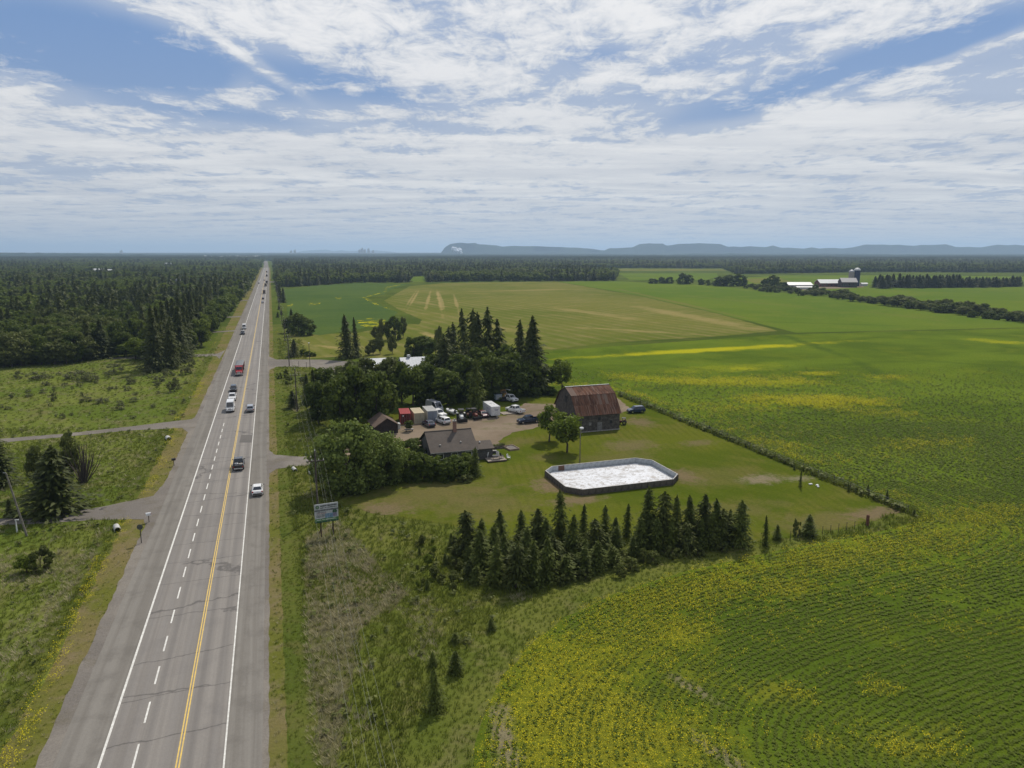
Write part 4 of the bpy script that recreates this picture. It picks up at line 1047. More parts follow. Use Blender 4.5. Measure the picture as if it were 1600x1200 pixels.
# shrubs and trees round the far farm
gF = 'shrubs along the creek before the far farm'
for i in range(110):
    u = i / 109
    x = 1165 + 445 * u
    yb = 451 + 53 * u ** 1.15 + random.uniform(-3.5, 1.5) * (1 + u)
    tall = random.uniform(6, 11) * (.7 + .7 * u)
    if 300 < (x - 1000) < 345 or 380 < (x - 1000) < 440 or 460 < x - 1000 < 535: tall *= 1.35
    tpx(HED if i % 3 == 0 else DECG, 'shrub', x, yb + tall * .15, yb - tall, tall * random.uniform(1.2, 1.7), 'grey-green shrub in the long creek line before the far farm', 'shrub', gF, seed=i, basew=6.5)
gT = 'dark trees by the far farm'
for q in [(1020, 443, 433, 14), (1034, 443, 431, 12), (1046, 443, 430, 12), (1066, 444, 424, 18), (1076, 444, 427, 14), (1096, 445, 434, 12), (1106, 446, 436, 8), (1124, 447, 430, 22), (1140, 447, 427, 22), (1156, 447, 425, 18), (1130, 446, 432, 16), (1198, 449, 432, 18), (1208, 449, 427, 20), (1222, 450, 438, 16), (1235, 450, 441, 18), (1273, 455, 442, 10), (1283, 458, 448, 18)]:
    tpx(HED, 'broadleaf_tree', *q, 'dark leafy tree in the loose hedgerow left of the far farm', 'tree', gT, basew=7)
for i in range(44):
    x = 1368 + i * 5.2
    if 1394 < x < 1404: continue
    tpx(CON, 'conifer_tree', x, 450 - (x - 1368) / 230 * 2 + random.uniform(-1, 1), 429 + random.uniform(-2, 3) + (x > 1500) * 3, 15, 'dark spruce in the windbreak right of the far farm', 'conifer', 'spruces of the windbreak right of the far farm', seed=i, basew=3.7)

# ------------------------------------------------------------------ ground cover near the camera
def tuft(seed, n, h, spread, wdt, mat, lean=.5):
    r = np.random.default_rng(seed)
    a = r.random(n) * 6.28
    b = np.stack([np.cos(a), np.sin(a), np.zeros(n)], 1) * (r.random(n) * spread)[:, None]
    a2 = a + r.normal(size=n) * .8
    tip = b + np.stack([np.cos(a2) * lean, np.sin(a2) * lean, np.ones(n)], 1) * (h * r.uniform(.55, 1.1, n))[:, None]
    sd_ = np.stack([-np.sin(a2), np.cos(a2), np.zeros(n)], 1) * wdt
    return mesh_np('tuft', np.stack([b - sd_, b + sd_, tip], 1).reshape(-1, 3), [np.arange(3 * n).reshape(n, 3)], [mat])
def leafy(seed, n, h, spread, size, mat):
    r = np.random.default_rng(seed)
    a = r.random(n) * 6.28
    P = np.stack([np.cos(a) * spread * r.random(n), np.sin(a) * spread * r.random(n), h * r.uniform(.35, 1, n)], 1)
    N = unit(np.stack([np.cos(a) * .5, np.sin(a) * .5, np.ones(n)], 1) + r.normal(size=(n, 3)) * .4)
    V, F = leaf_quads(P, N, size, r)
    return mesh_np('plant', V, [F], [mat])
cropc = proto_coll('crop_kinds', [('a%d' % i, leafy(i, 9, .34, .24, .24, M['crop_leaf'])) for i in range(3)])
grassc = proto_coll('grass_kinds', [('a%d' % i, tuft(i, 16, .5, .42, .045, M['grass'])) for i in range(3)] + [('b%d' % i, tuft(i + 5, 16, .5, .42, .05, M['grass_lime'])) for i in range(2)] + [('c%d' % i, tuft(i + 9, 18, .62, .45, .03, M['straw'], .8)) for i in range(3)] + [('d%d' % i, leafy(i + 20, 12, .6, .4, .28, M['decid_grey'])) for i in range(2)])
flowerc = proto_coll('flower_kinds', [('a%d' % i, leafy(i + 30, 15, .62, .48, .078, M['petal'])) for i in range(3)])

def polydist(x, y, line):
    """distance to a polyline and the nearest point on it"""
    best = np.full(len(x), 1e9); bx = np.zeros(len(x)); by = np.zeros(len(x))
    for a, b in zip(line[:-1], line[1:]):
        ax, ay, dx, dy = a[0], a[1], b[0] - a[0], b[1] - a[1]
        t_ = np.clip(((x - ax) * dx + (y - ay) * dy) / (dx * dx + dy * dy + 1e-9), 0, 1)
        qx, qy = ax + t_ * dx, ay + t_ * dy
        d = np.hypot(x - qx, y - qy)
        k = d < best
        best[k] = d[k]; bx[k] = qx[k]; by[k] = qy[k]
    return best, bx, by
inner2 = [tuple(p[:2]) for p in INNER]
cp2 = [tuple(p[:2]) for p in crop_poly]
X, Y, Sc = [], [], []
for r0_, r1_, sp, sc in [(25, 75, .30, .50), (75, 120, .40, .66), (120, 165, .6, .88), (165, 250, .95, 1.1)]:
    x, y = jgrid(5, 260, 5, 270, sp)
    d = ground_depth(x, y)
    k = (d >= r0_) & (d < r1_) & infrust(x, y, .12) & inpoly(x, y, cp2)
    X.append(x[k]); Y.append(y[k]); Sc.append(np.full(k.sum(), sc))
X, Y, Sc = (np.concatenate(a) for a in (X, Y, Sc))
d, qx, qy = polydist(X, Y, inner2)
per = .76
snap = (np.round(d / per) + rng.normal(size=len(d)) * .17) * per
f = np.where(d > .5, snap / np.maximum(d, .5), 1)
X, Y = qx + (X - qx) * f, qy + (Y - qy) * f
bare = (fbm(X, Y, 7, 7) < .33) & (d < 26) & (Y < 75)
tramline = (np.abs(d - 10.5) < .35) | (np.abs(d - 22) < .3)
k = ~(bare & (rng.random(len(X)) < .7)) & ~tramline & (d > .6) & (rng.random(len(X)) < np.clip((250 - ground_depth(X, Y)) / 110, 0, 1))
X, Y, Sc, d = X[k], Y[k], Sc[k], d[k]
hs = Sc * rng.uniform(.7, 1.3, len(X))
scatter('crop_plants', np.stack([X, Y, np.full(len(X), .03)], 1), np.stack([hs * 1.1, hs * 1.1, hs * .6], 1), rng.random(len(X)) * 6.28, rng.integers(0, 3, len(X)), cropc, kind='stuff', label='low green crop plants in curving rows')
# yellow weeds: dense along the inner edge, patches elsewhere
x, y = jgrid(5, 230, 5, 240, .55)
dd_ = ground_depth(x, y)
k = infrust(x, y, .12) & inpoly(x, y, cp2) & (dd_ < 235)
x, y, dd_ = x[k], y[k], dd_[k]
d, _, _ = polydist(x, y, inner2)
edge = np.exp(-((d - 5) / 7.5) ** 2) * (y < 80)
wide = np.exp(-((d - 8) / 16) ** 2) * .55
patch = np.clip((fbm(x, y, 11, 8) - .57) * 9, 0, 1)
big = np.clip((fbm(x, y, 30, 9) - .45) * 4, 0, 1)
lines = np.zeros(len(x))
for ax, ay, bx_, by_, wd_, wt_ in YELLOW:
    dl, _, _ = polydist(x, y, [(ax, ay), (bx_, by_)])
    lines = np.maximum(lines, np.exp(-(dl / wd_) ** 2) * wt_)
p = .0 + edge * np.clip((fbm(x, y, 9, 10) - .30) * 4, .1, 1) * .55 + patch * big * .22 + wide * np.clip((fbm(x, y, 12, 11) - .42) * 5, 0, 1) * .14 + lines * np.clip((fbm(x, y, 4, 19) - .28) * 3.5, .05, 1) * 1.3
far_str = (np.abs(d - 3) < 2.0) & (y > 80) & (fbm(x, y, 14, 12) > .5)
p = np.maximum(p, far_str * .5)
k = rng.random(len(x)) < p
x, y, dd_ = x[k], y[k], dd_[k]
s = rng.uniform(.7, 1.25, len(x)) * np.where(dd_ > 130, 1.4, 1)
scatter('yellow_flowers', np.stack([x, y, np.full(len(x), .05)], 1), s, rng.random(len(x)) * 6.28, rng.integers(0, 3, len(x)), flowerc, kind='stuff', label='yellow mustard weeds flowering through the crop')

# rough grass on both sides of the highway
cp_l = [tuple(p[:2]) for p in [Vector((-19.8, 5, 0)), Vector((-19.8, 330, 0))] + [G(*p) for p in LEFT_FRONT[::-1]] + [Vector((-330, 60, 0)), Vector((-120, 5, 0))]]
lawn_p = [tuple(p[:2]) for p in px((528, 788), (600, 806), (700, 820), (800, 850), (1000, 842), (1190, 846), (1330, 824), (1408, 801)) + [Vector((91.4, 82, 0)), Vector((91.2, 178, 0)), Vector((40, 185, 0)), Vector((13, 160, 0)), Vector((12, 128, 0))]]
drv = [[tuple(p[:2]) for p in px(*q)] for q in ([(312, 646), (300, 655), (200, 667), (100, 678), (0, 686), (-300, 716), (-300, 725), (0, 693), (100, 684), (200, 674), (285, 670), (299, 680)],
      [(262, 748), (240, 775), (160, 792), (60, 808), (-20, 812), (-200, 822), (-200, 834), (-20, 822), (70, 818), (160, 812), (225, 812), (230, 836)],
      [(414, 700), (430, 711), (470, 714), (530, 708), (530, 724), (470, 728), (432, 733), (414, 746)], [(414, 556), (432, 562), (500, 562), (560, 566), (600, 572), (600, 600), (540, 596), (490, 574), (432, 573), (414, 580)])]
deadp = [tuple(p[:2]) for p in px((478, 1200), (478, 1050), (475, 920), (480, 840), (530, 815), (590, 880), (640, 930), (560, 985), (540, 1080), (530, 1200))]
X, Y, Sc = [], [], []
for r0_, r1_, sp, sc in [(25, 90, .58, .9), (90, 160, .85, 1.2), (160, 330, 1.7, 1.5)]:
    x, y = jgrid(-300, 130, 5, 420, sp)
    dd_ = ground_depth(x, y)
    k = (dd_ >= r0_) & (dd_ < r1_) & infrust(x, y, .12)
    x, y = x[k], y[k]
    inr = ((x > -2.2) & (y < 420) & ~inpoly(x, y, cp2) & ~inpoly(x, y, lawn_p) & ((x < 90) & (y < 106) | (x < 12)))
    d, _, _ = polydist(x, y, inner2)
    inr |= (x > 88) & (x < 110) & (d < 1.4) & (y < 180)
    inl = inpoly(x, y, cp_l)
    k = inr | inl
    for q in drv: k &= ~inpoly(x, y, q)
    X.append(x[k]); Y.append(y[k]); Sc.append(np.full(k.sum(), sc))
X, Y, Sc = (np.concatenate(a) for a in (X, Y, Sc))
n = len(X)
stripd, _, _ = polydist(X, Y, inner2)
stripd = (stripd < 5.5) & (X < 70) & (X > 8)
side = X > -10
off = np.where(side, X + 2.5, -19.4 - X)            # metres off the gravel shoulder
dn = fbm(X, Y, 9, 13)
deadm = inpoly(X, Y, deadp) | (~side & (np.abs(off - 7.2 - 1.2 * np.sin(Y / 9)) < 1.3) & (Y < 115)) | (~side & (off > 8) & (off < 22) & (Y > 95) & (Y < 106))
vergem = off < np.where(side, 1.5, 3.6)
short = vergem | (side & (off < 3.6))
u = rng.random(n)
ix = np.where(u < .72, rng.integers(0, 3, n), np.where(u < .80, rng.integers(3, 5, n), np.where(u < .965, np.where(deadm | ~side, rng.integers(5, 8, n), rng.integers(0, 5, n)), rng.integers(8, 10, n))))
ix = np.where(~side & ~vergem & (u < .75), rng.integers(3, 5, n) * (dn > .5) + rng.integers(0, 3, n) * (dn <= .5), ix)
ix = np.where((dn > .64) & (u < .30) & side & (off > 3.6), rng.integers(5, 8, n), ix)
ix = np.where(deadm & (u < .62) & (dn > .36), rng.integers(5, 8, n), ix)
ix = np.where(short & (ix > 7), 0, ix)
ix = np.where(stripd, rng.integers(3, 5, n), ix)
ix = np.where(vergem & (u < .28), rng.integers(5, 8, n), ix)
keep = ~(vergem & (rng.random(n) < .45)) & ~((Sc > 1.9) & (rng.random(n) < .25))
s = Sc * np.where(side, .80, np.where(Sc > 1.3, .52, .62)) * rng.uniform(.65, 1.3, n) * np.where(short, .45, np.where(stripd, .62, 1.0)) * np.where(ix > 7, 1.2, 1) * (.7 + .8 * fbm(X, Y, 5, 14))
P = np.stack([X, Y, np.full(n, .02)], 1)
scatter('rough_grass', P[keep], np.stack([s * 1.15, s * 1.15, s], 1)[keep], rng.random(keep.sum()) * 6.28, ix[keep], grassc, kind='stuff', label='rough grass, reeds and dry stalks on both sides of the highway')
# roadside weeds flowering yellow
x, y = jgrid(-25, -20.2, 30, 240, .42)
k = (fbm(x, y, 7, 15) > .50) & (rng.random(len(x)) < .5) & infrust(x, y) & (np.abs(x + 22.6 + .6 * np.sin(y / 13)) < .9)
for q in drv: k &= ~inpoly(x, y, q)
x2, y2 = x[k], y[k]
x, y = jgrid(-27, 12, 200, 420, 1.1)
k = (fbm(x, y, 12, 16) > .60) & (rng.random(len(x)) < .5) & ((x < -20.5) | (x > -1.6))
x2, y2 = np.concatenate([x2, x[k]]), np.concatenate([y2, y[k]])
scatter('roadside_flowers', np.stack([x2, y2, np.full(len(x2), .03)], 1), rng.uniform(.7, 1.2, len(x2)), rng.random(len(x2)) * 6.28, rng.integers(0, 3, len(x2)), flowerc, kind='stuff', label='yellow flowering weeds on the highway verges')
# dark grass line under the fence
ys = np.arange(80, 178, .33); n = len(ys)
scatter('fence_line_weeds', np.stack([91.9 + rng.normal(size=n) * .28, ys, np.full(n, .04)], 1), rng.uniform(1.1, 2.1, n), rng.random(n) * 6.28, np.where(rng.random(n) < .6, rng.integers(0, 3, n), rng.integers(8, 10, n)), grassc, kind='stuff', label='tall dark weeds grown up along the field fence')
#PART3
# ------------------------------------------------------------------ buildings
P_ = paint
wood_grey = P_('weathered_boards', (.125, .108, .092), .9, dirt=.5, scale=1.4)
wood_brown = P_('brown_boards', (.085, .055, .04), .9, dirt=.4, scale=2)
wood_pale = P_('plywood_outside', (.17, .145, .12), .85, dirt=.45, scale=1.2)
white_board = P_('rink_board_inside', (.46, .49, .50), .6, dirt=.3, scale=1.5)
steel = P_('galvanised_steel', (.40, .41, .42), .45, .6, .3)
black = P_('black_rubber', (.015, .015, .016), .8, dirt=.2)
dark = P_('dark_metal', (.035, .035, .04), .5, .3)
whitep = P_('white_paint', (.74, .74, .73), .35, dirt=.12, coat=.3)
chrome = P_('chrome', (.55, .56, .58), .2, .9, .1)
glass_m, t = new_mat('dark_glass'); finish(t, (.012, .016, .02), .06, spec=.8)
red_l = P_('red_lamp', (.45, .02, .015), .3)
lamp_l = P_('clear_lamp', (.7, .7, .68), .15)
concrete = P_('concrete', (.36, .34, .31), .9, dirt=.3)

def rusty():
    m, t = new_mat('rusted_roof_steel')
    pos = t.n('ShaderNodeTexCoord').outputs['Object']
    rn = t.n('ShaderNodeObjectInfo').outputs['Random']
    shift = t.n('ShaderNodeCombineXYZ', i={0: t.math('MULTIPLY', rn, 60), 1: 0, 2: t.math('MULTIPLY', rn, 31)}).outputs[0]
    p2 = t.n('ShaderNodeVectorMath', operation='ADD', i={0: pos, 1: shift}).outputs[0]
    a = t.noise(t.mapping(p2, scale=(1, .35, .35)), 1.1, 6, .65)
    st = t.noise(t.mapping(p2, scale=(3.0, .15, .15)), 1.6, 4, .6)
    c = t.mix(t.ramp(a, .36, .60), (.070, .035, .024), (.145, .070, .044))
    c = t.mix(t.math('MULTIPLY', t.ramp(st, .50, .66), .8), c, (.21, .15, .12))
    c = t.mix(t.ramp(rn, .82, .9), c, (.17, .12, .095))
    finish(t, c, .95, a, .2, .02, 0, .1)
    return m
rust = rusty()
def shingle(name, c, c2):
    m, t = new_mat(name)
    pos = t.n('ShaderNodeTexCoord').outputs['Object']
    br = t.n('ShaderNodeTexBrick', i={'Vector': t.mapping(pos, rot=(0, 0, 0), scale=(1, 1, 1)), 'Scale': 1.0, 'Mortar Size': .012, 'Brick Width': .5, 'Row Height': .16, 'Color1': (*c, 1), 'Color2': (*c2, 1), 'Mortar': (*[v * .5 for v in c], 1)})
    n_ = t.noise(pos, .7, 5, .6)
    cc = t.mix(t.math('MULTIPLY', t.ramp(n_, .4, .7), .5), br.outputs['Color'], tuple(v * 1.35 for v in c))
    finish(t, cc, .9, n_, .3, .02, spec=.2)
    return m
roof_grey = shingle('grey_shingles', (.088, .072, .060), (.105, .088, .074))
roof_brown = shingle('brown_shingles', (.12, .085, .065), (.15, .105, .08))
def corr(name, c, rib=.3, metal=.1, dirt=.3):
    m, t = new_mat(name)
    pos = t.n('ShaderNodeTexCoord').outputs['Object']
    n_ = t.noise(pos, .9, 6, .65)
    st = t.noise(t.mapping(pos, scale=(2.5, 2.5, .25)), 1.4, 4, .6)
    cc = t.mix(t.math('MULTIPLY', t.ramp(n_, .45, .7), dirt), c, tuple(v * .55 for v in c))
    cc = t.mix(t.math('MULTIPLY', t.ramp(st, .55, .75), dirt), cc, (.20, .10, .06))
    finish(t, cc, .5, n_, .1, .02, metal)
    return m

def boards(mb, x0, x1, z0, z1, yface, axis='x', hgt=.28, seg=3.2, out=-1, seed=0, m=0, clip=None):
    """horizontal siding: each board is a thin solid, uneven and lapped"""
    r = random.Random(seed)
    z = z0
    while z < z1 - .02:
        h = min(hgt, z1 - z)
        x = x0
        while x < x1 - .01:
            xe = min(x + seg * r.uniform(.7, 1.3), x1)
            if x1 - xe < .4: xe = x1
            th = .04 + r.uniform(0, .025)
            a, b = x, xe - .012
            if clip:
                lo, hi = clip(z + h * .5)
                a, b = max(a, lo), min(b, hi)
            if b - a > .05:
                c = ((a + b) / 2, yface + out * th / 2, z + h / 2) if axis == 'x' else (yface + out * th / 2, (a + b) / 2, z + h / 2)
                d = (b - a, th, h - .015) if axis == 'x' else (th, b - a, h - .015)
                mb.box(c, d, m=m)
            x = xe
        z += h
    return mb

# --- the old barn
bx0, bx1, by0, by1 = 63.2, 73.7, 142.1, 155.2
BL, BW = bx1 - bx0, by1 - by0
barn = empty('old_barn', (bx0, by0, 0), label='old weathered barn with a rusted gambrel roof standing on the lawn', cat='barn')
prof = [(0, 0), (0, 4.2), (3.1, 7.9), (BW / 2, 9.3), (BW - 3.1, 7.9), (BW, 4.2), (BW, 0)]
def gclip(z):
    if z <= 4.2: return 0, BW
    if z <= 7.9: k = (z - 4.2) / 3.7 * 3.1
    else: k = 3.1 + (z - 7.9) / 1.4 * (BW / 2 - 3.1)
    return k, BW - k
mb = MB(); mb.box((BL / 2, .06, 2.1), (BL - .1, .08, 4.2)); boards(mb, 0, BL, .1, 4.15, .02, 'x', seed=1); mb.build('wall', wood_grey, barn)
mb = MB(); mb.box((BL / 2, BW - .06, 2.1), (BL - .1, .08, 4.2)); boards(mb, 0, BL, .1, 4.15, BW - .02, 'x', out=1, seed=2); mb.build('wall', wood_grey, barn)
for xs_, out in ((0, -1), (BL, 1)):
    mb = MB()
    mb.prism(prof, xs_ - out * .12, xs_ - out * .04)
    boards(mb, .02, BW - .02, .1, 9.0, xs_ - out * .02, 'y', out=out, seed=3, clip=gclip)
    mb.build('gable_wall', P_('gable_boards', (.11, .092, .08), .9, dirt=.4, scale=1.2), barn)
mb = MB(); mb.box((BL / 2, -.02, .12), (BL + .1, .2, .3)); mb.build('foundation', concrete, barn)
for wx, wz in ((3.1, 1.9), (5.4, 2.9), (8.3, 2.0)):
    wdo = MB().box((wx, -.05, wz), (.62, .05, .72)).build('window', dark if wx != 3.1 else P_('boarded_window', (.26, .25, .23), .8), barn)
    MB().box((wx, -.075, wz + .40), (.76, .06, .07)).box((wx, -.075, wz - .40), (.76, .06, .07)).box((wx - .35, -.075, wz), (.07, .06, .74)).box((wx + .35, -.075, wz), (.07, .06, .74)).build('frame', wood_grey, wdo)
MB().box((5.5, -.06, 1.15), (1.15, .07, 2.0)).build('door', P_('door_boards', (.22, .21, .20), .85), barn)
MB().box((-.09, 4.6, 1.5), (.06, 2.6, 3.0)).build('door', wood_brown, barn)
MB().box((-.09, BW / 2, 6.6), (.06, 1.5, 1.5)).build('loft_door', dark, barn)
def roof_sheet_mesh(p, q, wd, mat, name='roof_sheet', rib=.04):
    """a corrugated sheet running from p to q (y, z), wd wide in x"""
    nn = Vector((0, -(q[1] - p[1]), q[0] - p[0])).normalized()
    if nn.z < 0: nn = -nn
    V, F = [], []
    k = 9
    for i in range(k):
        x = wd * i / (k - 1)
        o = rib * (i % 2)
        for (yy, z_) in (p, q):
            V.append((x, yy + nn.y * o, z_ + nn.z * o))
            V.append((x, yy + nn.y * (o - .03), z_ + nn.z * (o - .03)))
    for i in range(k - 1):
        a, b = i * 4, (i + 1) * 4
        F += [(a, b, b + 2, a + 2), (a + 1, a + 3, b + 3, b + 1), (a, a + 1, b + 1, b), (a + 2, b + 2, b + 3, a + 3)]
    F += [(0, 2, 3, 1), ((k - 1) * 4, (k - 1) * 4 + 1, (k - 1) * 4 + 3, (k - 1) * 4 + 2)]
    mb = MB(); mb.add(V, F)
    return mb.mesh(name, mat)
NS = 14
wd = (BL + .7) / NS
slopes = [((-.35, 3.85), (3.1, 7.95)), ((3.02, 7.93), (BW / 2, 9.38)), ((BW / 2, 9.38), (BW - 3.02, 7.93)), ((BW - 3.1, 7.95), (BW + .35, 3.85))]
for (p, q) in slopes:
    half = ((p[0] + q[0]) / 2, (p[1] + q[1]) / 2)
    long_ = abs(p[1] - q[1]) > 3
    segs = [(p, half), (half, q)] if long_ else [(p, q)]
    for sg in segs:
        me = roof_sheet_mesh(sg[0], sg[1], wd - .01, rust)
        for i in range(NS):
            o = put('roof_sheet', me, barn, (-.35 + i * wd, random.uniform(-.015, .015), random.uniform(0, .03)))
MB().box((BL / 2, BW / 2, 9.45), (BL + .72, .4, .06)).build('ridge_cap', steel, barn)

# --- the house
hx0, hx1, hy0, hy1 = 27.1, 35.9, 128.6, 138.8
house = empty('farmhouse', (hx0, hy0, 0), label='low farmhouse with a dark grey shingle roof and brick chimney behind the hedge', cat='house')
HL, HW = hx1 - hx0, hy1 - hy0
siding = P_('dark_siding', (.10, .095, .09), .8, dirt=.3)
mb = MB(); mb.box((HL / 2, .06, 1.25), (HL, .12, 2.5)); boards(mb, 0, HL, .2, 2.5, -.005, 'x', hgt=.2, seed=5); mb.build('wall', siding, house)
mb = MB(); mb.box((HL / 2, HW - .06, 1.25), (HL, .12, 2.5)); mb.build('wall', siding, house)
for xx in (0.06, HL - .06):
    mb = MB(); mb.prism([(.13, 0), (HW - .13, 0), (HW - .13, 2.5), (HW / 2, 5.05), (.13, 2.5)], xx - .05, xx + .05); mb.build('gable_wall', siding, house)
for sgn in (0, 1):
    p, q = ((-.45, 2.34), (HW / 2, 5.2)) if sgn == 0 else ((HW + .45, 2.34), (HW / 2, 5.2))
    mb = MB(); mb.prism([(p[0], p[1]), (q[0], q[1]), (q[0], q[1] + .14), (p[0], p[1] + .14)], -.35, HL + .35)
    mb.build('roof_slope', roof_grey, house)
MB().box((HL / 2, -.5, 2.38), (HL + .7, .1, .12)).build('gutter', P_('gutter', (.3, .29, .27), .5), house)
MB().box((HL / 2, HW / 2, 5.36), (HL + .7, .34, .05)).build('ridge_cap', roof_grey, house)
brick, t = new_mat('chimney_brick')
po = t.n('ShaderNodeTexCoord').outputs['Object']
bt_ = t.n('ShaderNodeTexBrick', i={'Vector': t.mapping(po, rot=(PI / 2, 0, 0)), 'Scale': 1.0, 'Brick Width': .24, 'Row Height': .09, 'Mortar Size': .012, 'Color1': (.20, .075, .05, 1), 'Color2': (.26, .10, .065, 1), 'Mortar': (.3, .26, .22, 1)})
finish(t, bt_.outputs['Color'], .9)
ch = MB().box((5.65, HW / 2 - .5, 6.0), (.62, .62, 2.3)).build('chimney', brick, house)
MB().box((5.65, HW / 2 - .5, 7.2), (.74, .74, .12)).build('chimney_cap', concrete, ch)
MB().tube((5.65, HW / 2 - .5, 7.25), (5.65, HW / 2 - .5, 7.6), .14).build('flue', steel, ch)
for vx, vy in ((1.9, 1.2), (6.1, 1.6)):
    MB().box((vx, vy, 2.34 + (vy + .45) * .515 + .25), (.3, .3, .28), bev=.05).build('roof_vent', P_('vent', (.45, .43, .40), .5), house)
for wx in (1.6, 4.4, 7.2):
    wdo = MB().box((wx, -.075, 1.5), (1.2, .05, 1.0)).build('window', glass_m, house)
    MB().box((wx, -.09, 2.04), (1.36, .07, .08)).box((wx, -.09, .96), (1.36, .07, .08)).box((wx - .64, -.09, 1.5), (.08, .07, 1.0)).box((wx + .64, -.09, 1.5), (.08, .07, 1.0)).build('frame', whitep, wdo)
wdo = MB().box((-.02, HW / 2, 1.5), (.05, 1.2, 1.0)).build('window', glass_m, house)
# lower wing on the right
mb = MB(); mb.box((HL + 1.75, 2.9, 1.05), (3.3, 5.2, 2.1)); boards(mb, HL + .1, HL + 3.4, .15, 2.1, .28, 'x', hgt=.2, seed=6)
mb.build('wing_wall', siding, house)
mb = MB(); mb.prism([(-.05, 2.16), (3.0, 3.05), (5.9, 2.16), (5.9, 2.28), (3.0, 3.17), (-.05, 2.28)], HL + .36, HL + 3.7)
mb.build('wing_roof', roof_grey, house)
MB().box((HL + 1.3, 2.2, 3.15), (.26, .26, .26), bev=.04).build('roof_vent', whitep, house)
MB().box((HL + 3.42, 2.4, 1.0), (.06, .9, 1.95)).build('door', P_('house_door', (.28, .27, .25), .6), house)

# patio, planter and sandbox
pat = empty('patio_deck', G(777, 722), label='small wooden deck at the house end with pale boards', cat='deck')
for i in range(14):
    MB().box((-1.75 + i * .27, 1.6, .34), (.25, 3.6, .05)).build('board', P_('deck_board', (.30, .25, .20), .8), pat)
mb = MB()
for xx in (-1.7, 1.7):
    for yy in (0, 3.2): mb.box((xx, yy, .15), (.12, .12, .3))
mb.box((0, -.2, .2), (3.8, .05, .24)); mb.build('deck_frame', wood_brown, pat)
def chair_at(x, y, z, rz, mat_, label):
    o = empty('patio_chair', (x, y, z), rz, label=label, cat='chair')
    MB().box((0, 0, .45), (.6, .6, .08), bev=.03).build('seat', mat_, o)
    MB().box((0, -.28, .8), (.6, .07, .65), rx=.15, bev=.03).build('backrest', mat_, o)
    for a in (-.27, .27):
        MB().box((a, 0, .66), (.06, .6, .05)).build('armrest', mat_, o)
        for b in (-.26, .26): MB().box((a, b, .21), (.05, .05, .42)).build('leg', mat_, o)
pb = G(777, 722)
chair_at(pb.x - 1.2, pb.y + 2.6, .365, .6, whitep, 'white patio chair at the back left corner of the deck')
chair_at(pb.x + .9, pb.y + 2.8, .365, -.4, whitep, 'white patio chair at the back right of the deck')
chair_at(pb.x + 1.3, pb.y + 1.2, .365, -1.4, dark, 'black patio chair on the right side of the deck')
chair_at(pb.x + 2.6, pb.y + .9, 0, -2.4, whitep, 'white chair on the grass just off the deck')
tb = empty('patio_table', (pb.x, pb.y + .9, .365), label='dark square table standing on the front of the deck', cat='table')
MB().box((0, 0, .72), (1.5, 1.0, .06), bev=.02).build('table_top', dark, tb)
for a in (-.65, .65):
    for b in (-.4, .4): MB().box((a, b, .345), (.06, .06, .69)).build('leg', dark, tb)
bq = empty('barbecue', (pb.x + .3, pb.y + 2.9, .365), label='dark lidded barbecue between the two white deck chairs', cat='barbecue')
MB().prism([(-.3, .8), (-.25, 1.15), (0, 1.25), (.25, 1.15), (.3, .8)], -.45, .45).build('lid', dark, bq)
MB().box((0, 0, .68), (.95, .6, .24)).build('firebox', dark, bq)
mb = MB()
for a in (-.4, .4): mb.box((a, 0, .28), (.06, .5, .56))
mb.build('stand', steel, bq)
pl_ = empty('raised_planter', G(780, 700), label='long raised bed of green plants beside the house wing', cat='planter')
mb = MB()
for a, b, c_, d_ in ((0, -.7, 2.8, .08), (0, .7, 2.8, .08), (-1.4, 0, .08, 1.4), (1.4, 0, .08, 1.4)): mb.box((a, b, .2), (c_, d_, .4))
mb.build('bed_frame', wood_pale, pl_)
MB().box((0, 0, .15), (2.7, 1.3, .3)).build('soil', P_('garden_soil', (.05, .035, .025), .95), pl_)
for i in range(16):
    me = grassc.objects['d0'].data
    o = put('plant', me, pl_, (random.uniform(-1.2, 1.2), random.uniform(-.5, .5), .3)); o.scale = (.9, .9, 1.1)
sb = empty('sandbox', G(804, 704), .15, label='rectangular wooden sandbox on the lawn near the deck', cat='sandbox')
for a, b, c_, d_ in ((0, 0, 2.2, .12), (0, 3.2, 2.2, .12), (-1.1, 1.6, .12, 3.1), (1.1, 1.6, .12, 3.1)):
    MB().box((a, b, .2), (c_, d_, .4)).build('side_board', P_('tan_board', (.33, .24, .17), .85), sb)
MB().box((0, 1.6, .12), (2.0, 3.0, .24)).build('sand', P_('grey_sand', (.17, .15, .13), .95), sb)

# --- small shed
g0 = G(605, 678.5)
shed = empty('small_shed', g0, .10, label='small dark shed with a patchy brown gable roof by the red container', cat='shed')
mb = MB(); mb.prism([(-2.5, 0), (2.5, 0), (2.5, 2.0), (0, 3.6), (-2.5, 2.0)], 0, 6.2, axis='y')
mb.build('wall', P_('shed_boards', (.055, .04, .035), .9, dirt=.4, scale=1.5), shed)
for s_ in (-1, 1):
    mb = MB(); mb.prism([(0, 3.66), (s_ * 2.95, 1.78), (s_ * 2.95, 1.90), (0, 3.80)], -.4, 6.6, axis='y'); mb.build('roof_slope', roof_brown, shed)
for i in range(9): MB().box((-2.2 + i * .55, -.03, 1.0), (.5, .05, 1.95)).build('board', P_('shed_front_boards', (.05, .035, .03), .9, dirt=.4), shed)
MB().box((0, -.08, .95), (1.5, .05, 1.8)).build('door', P_('shed_door', (.04, .03, .028), .9), shed)

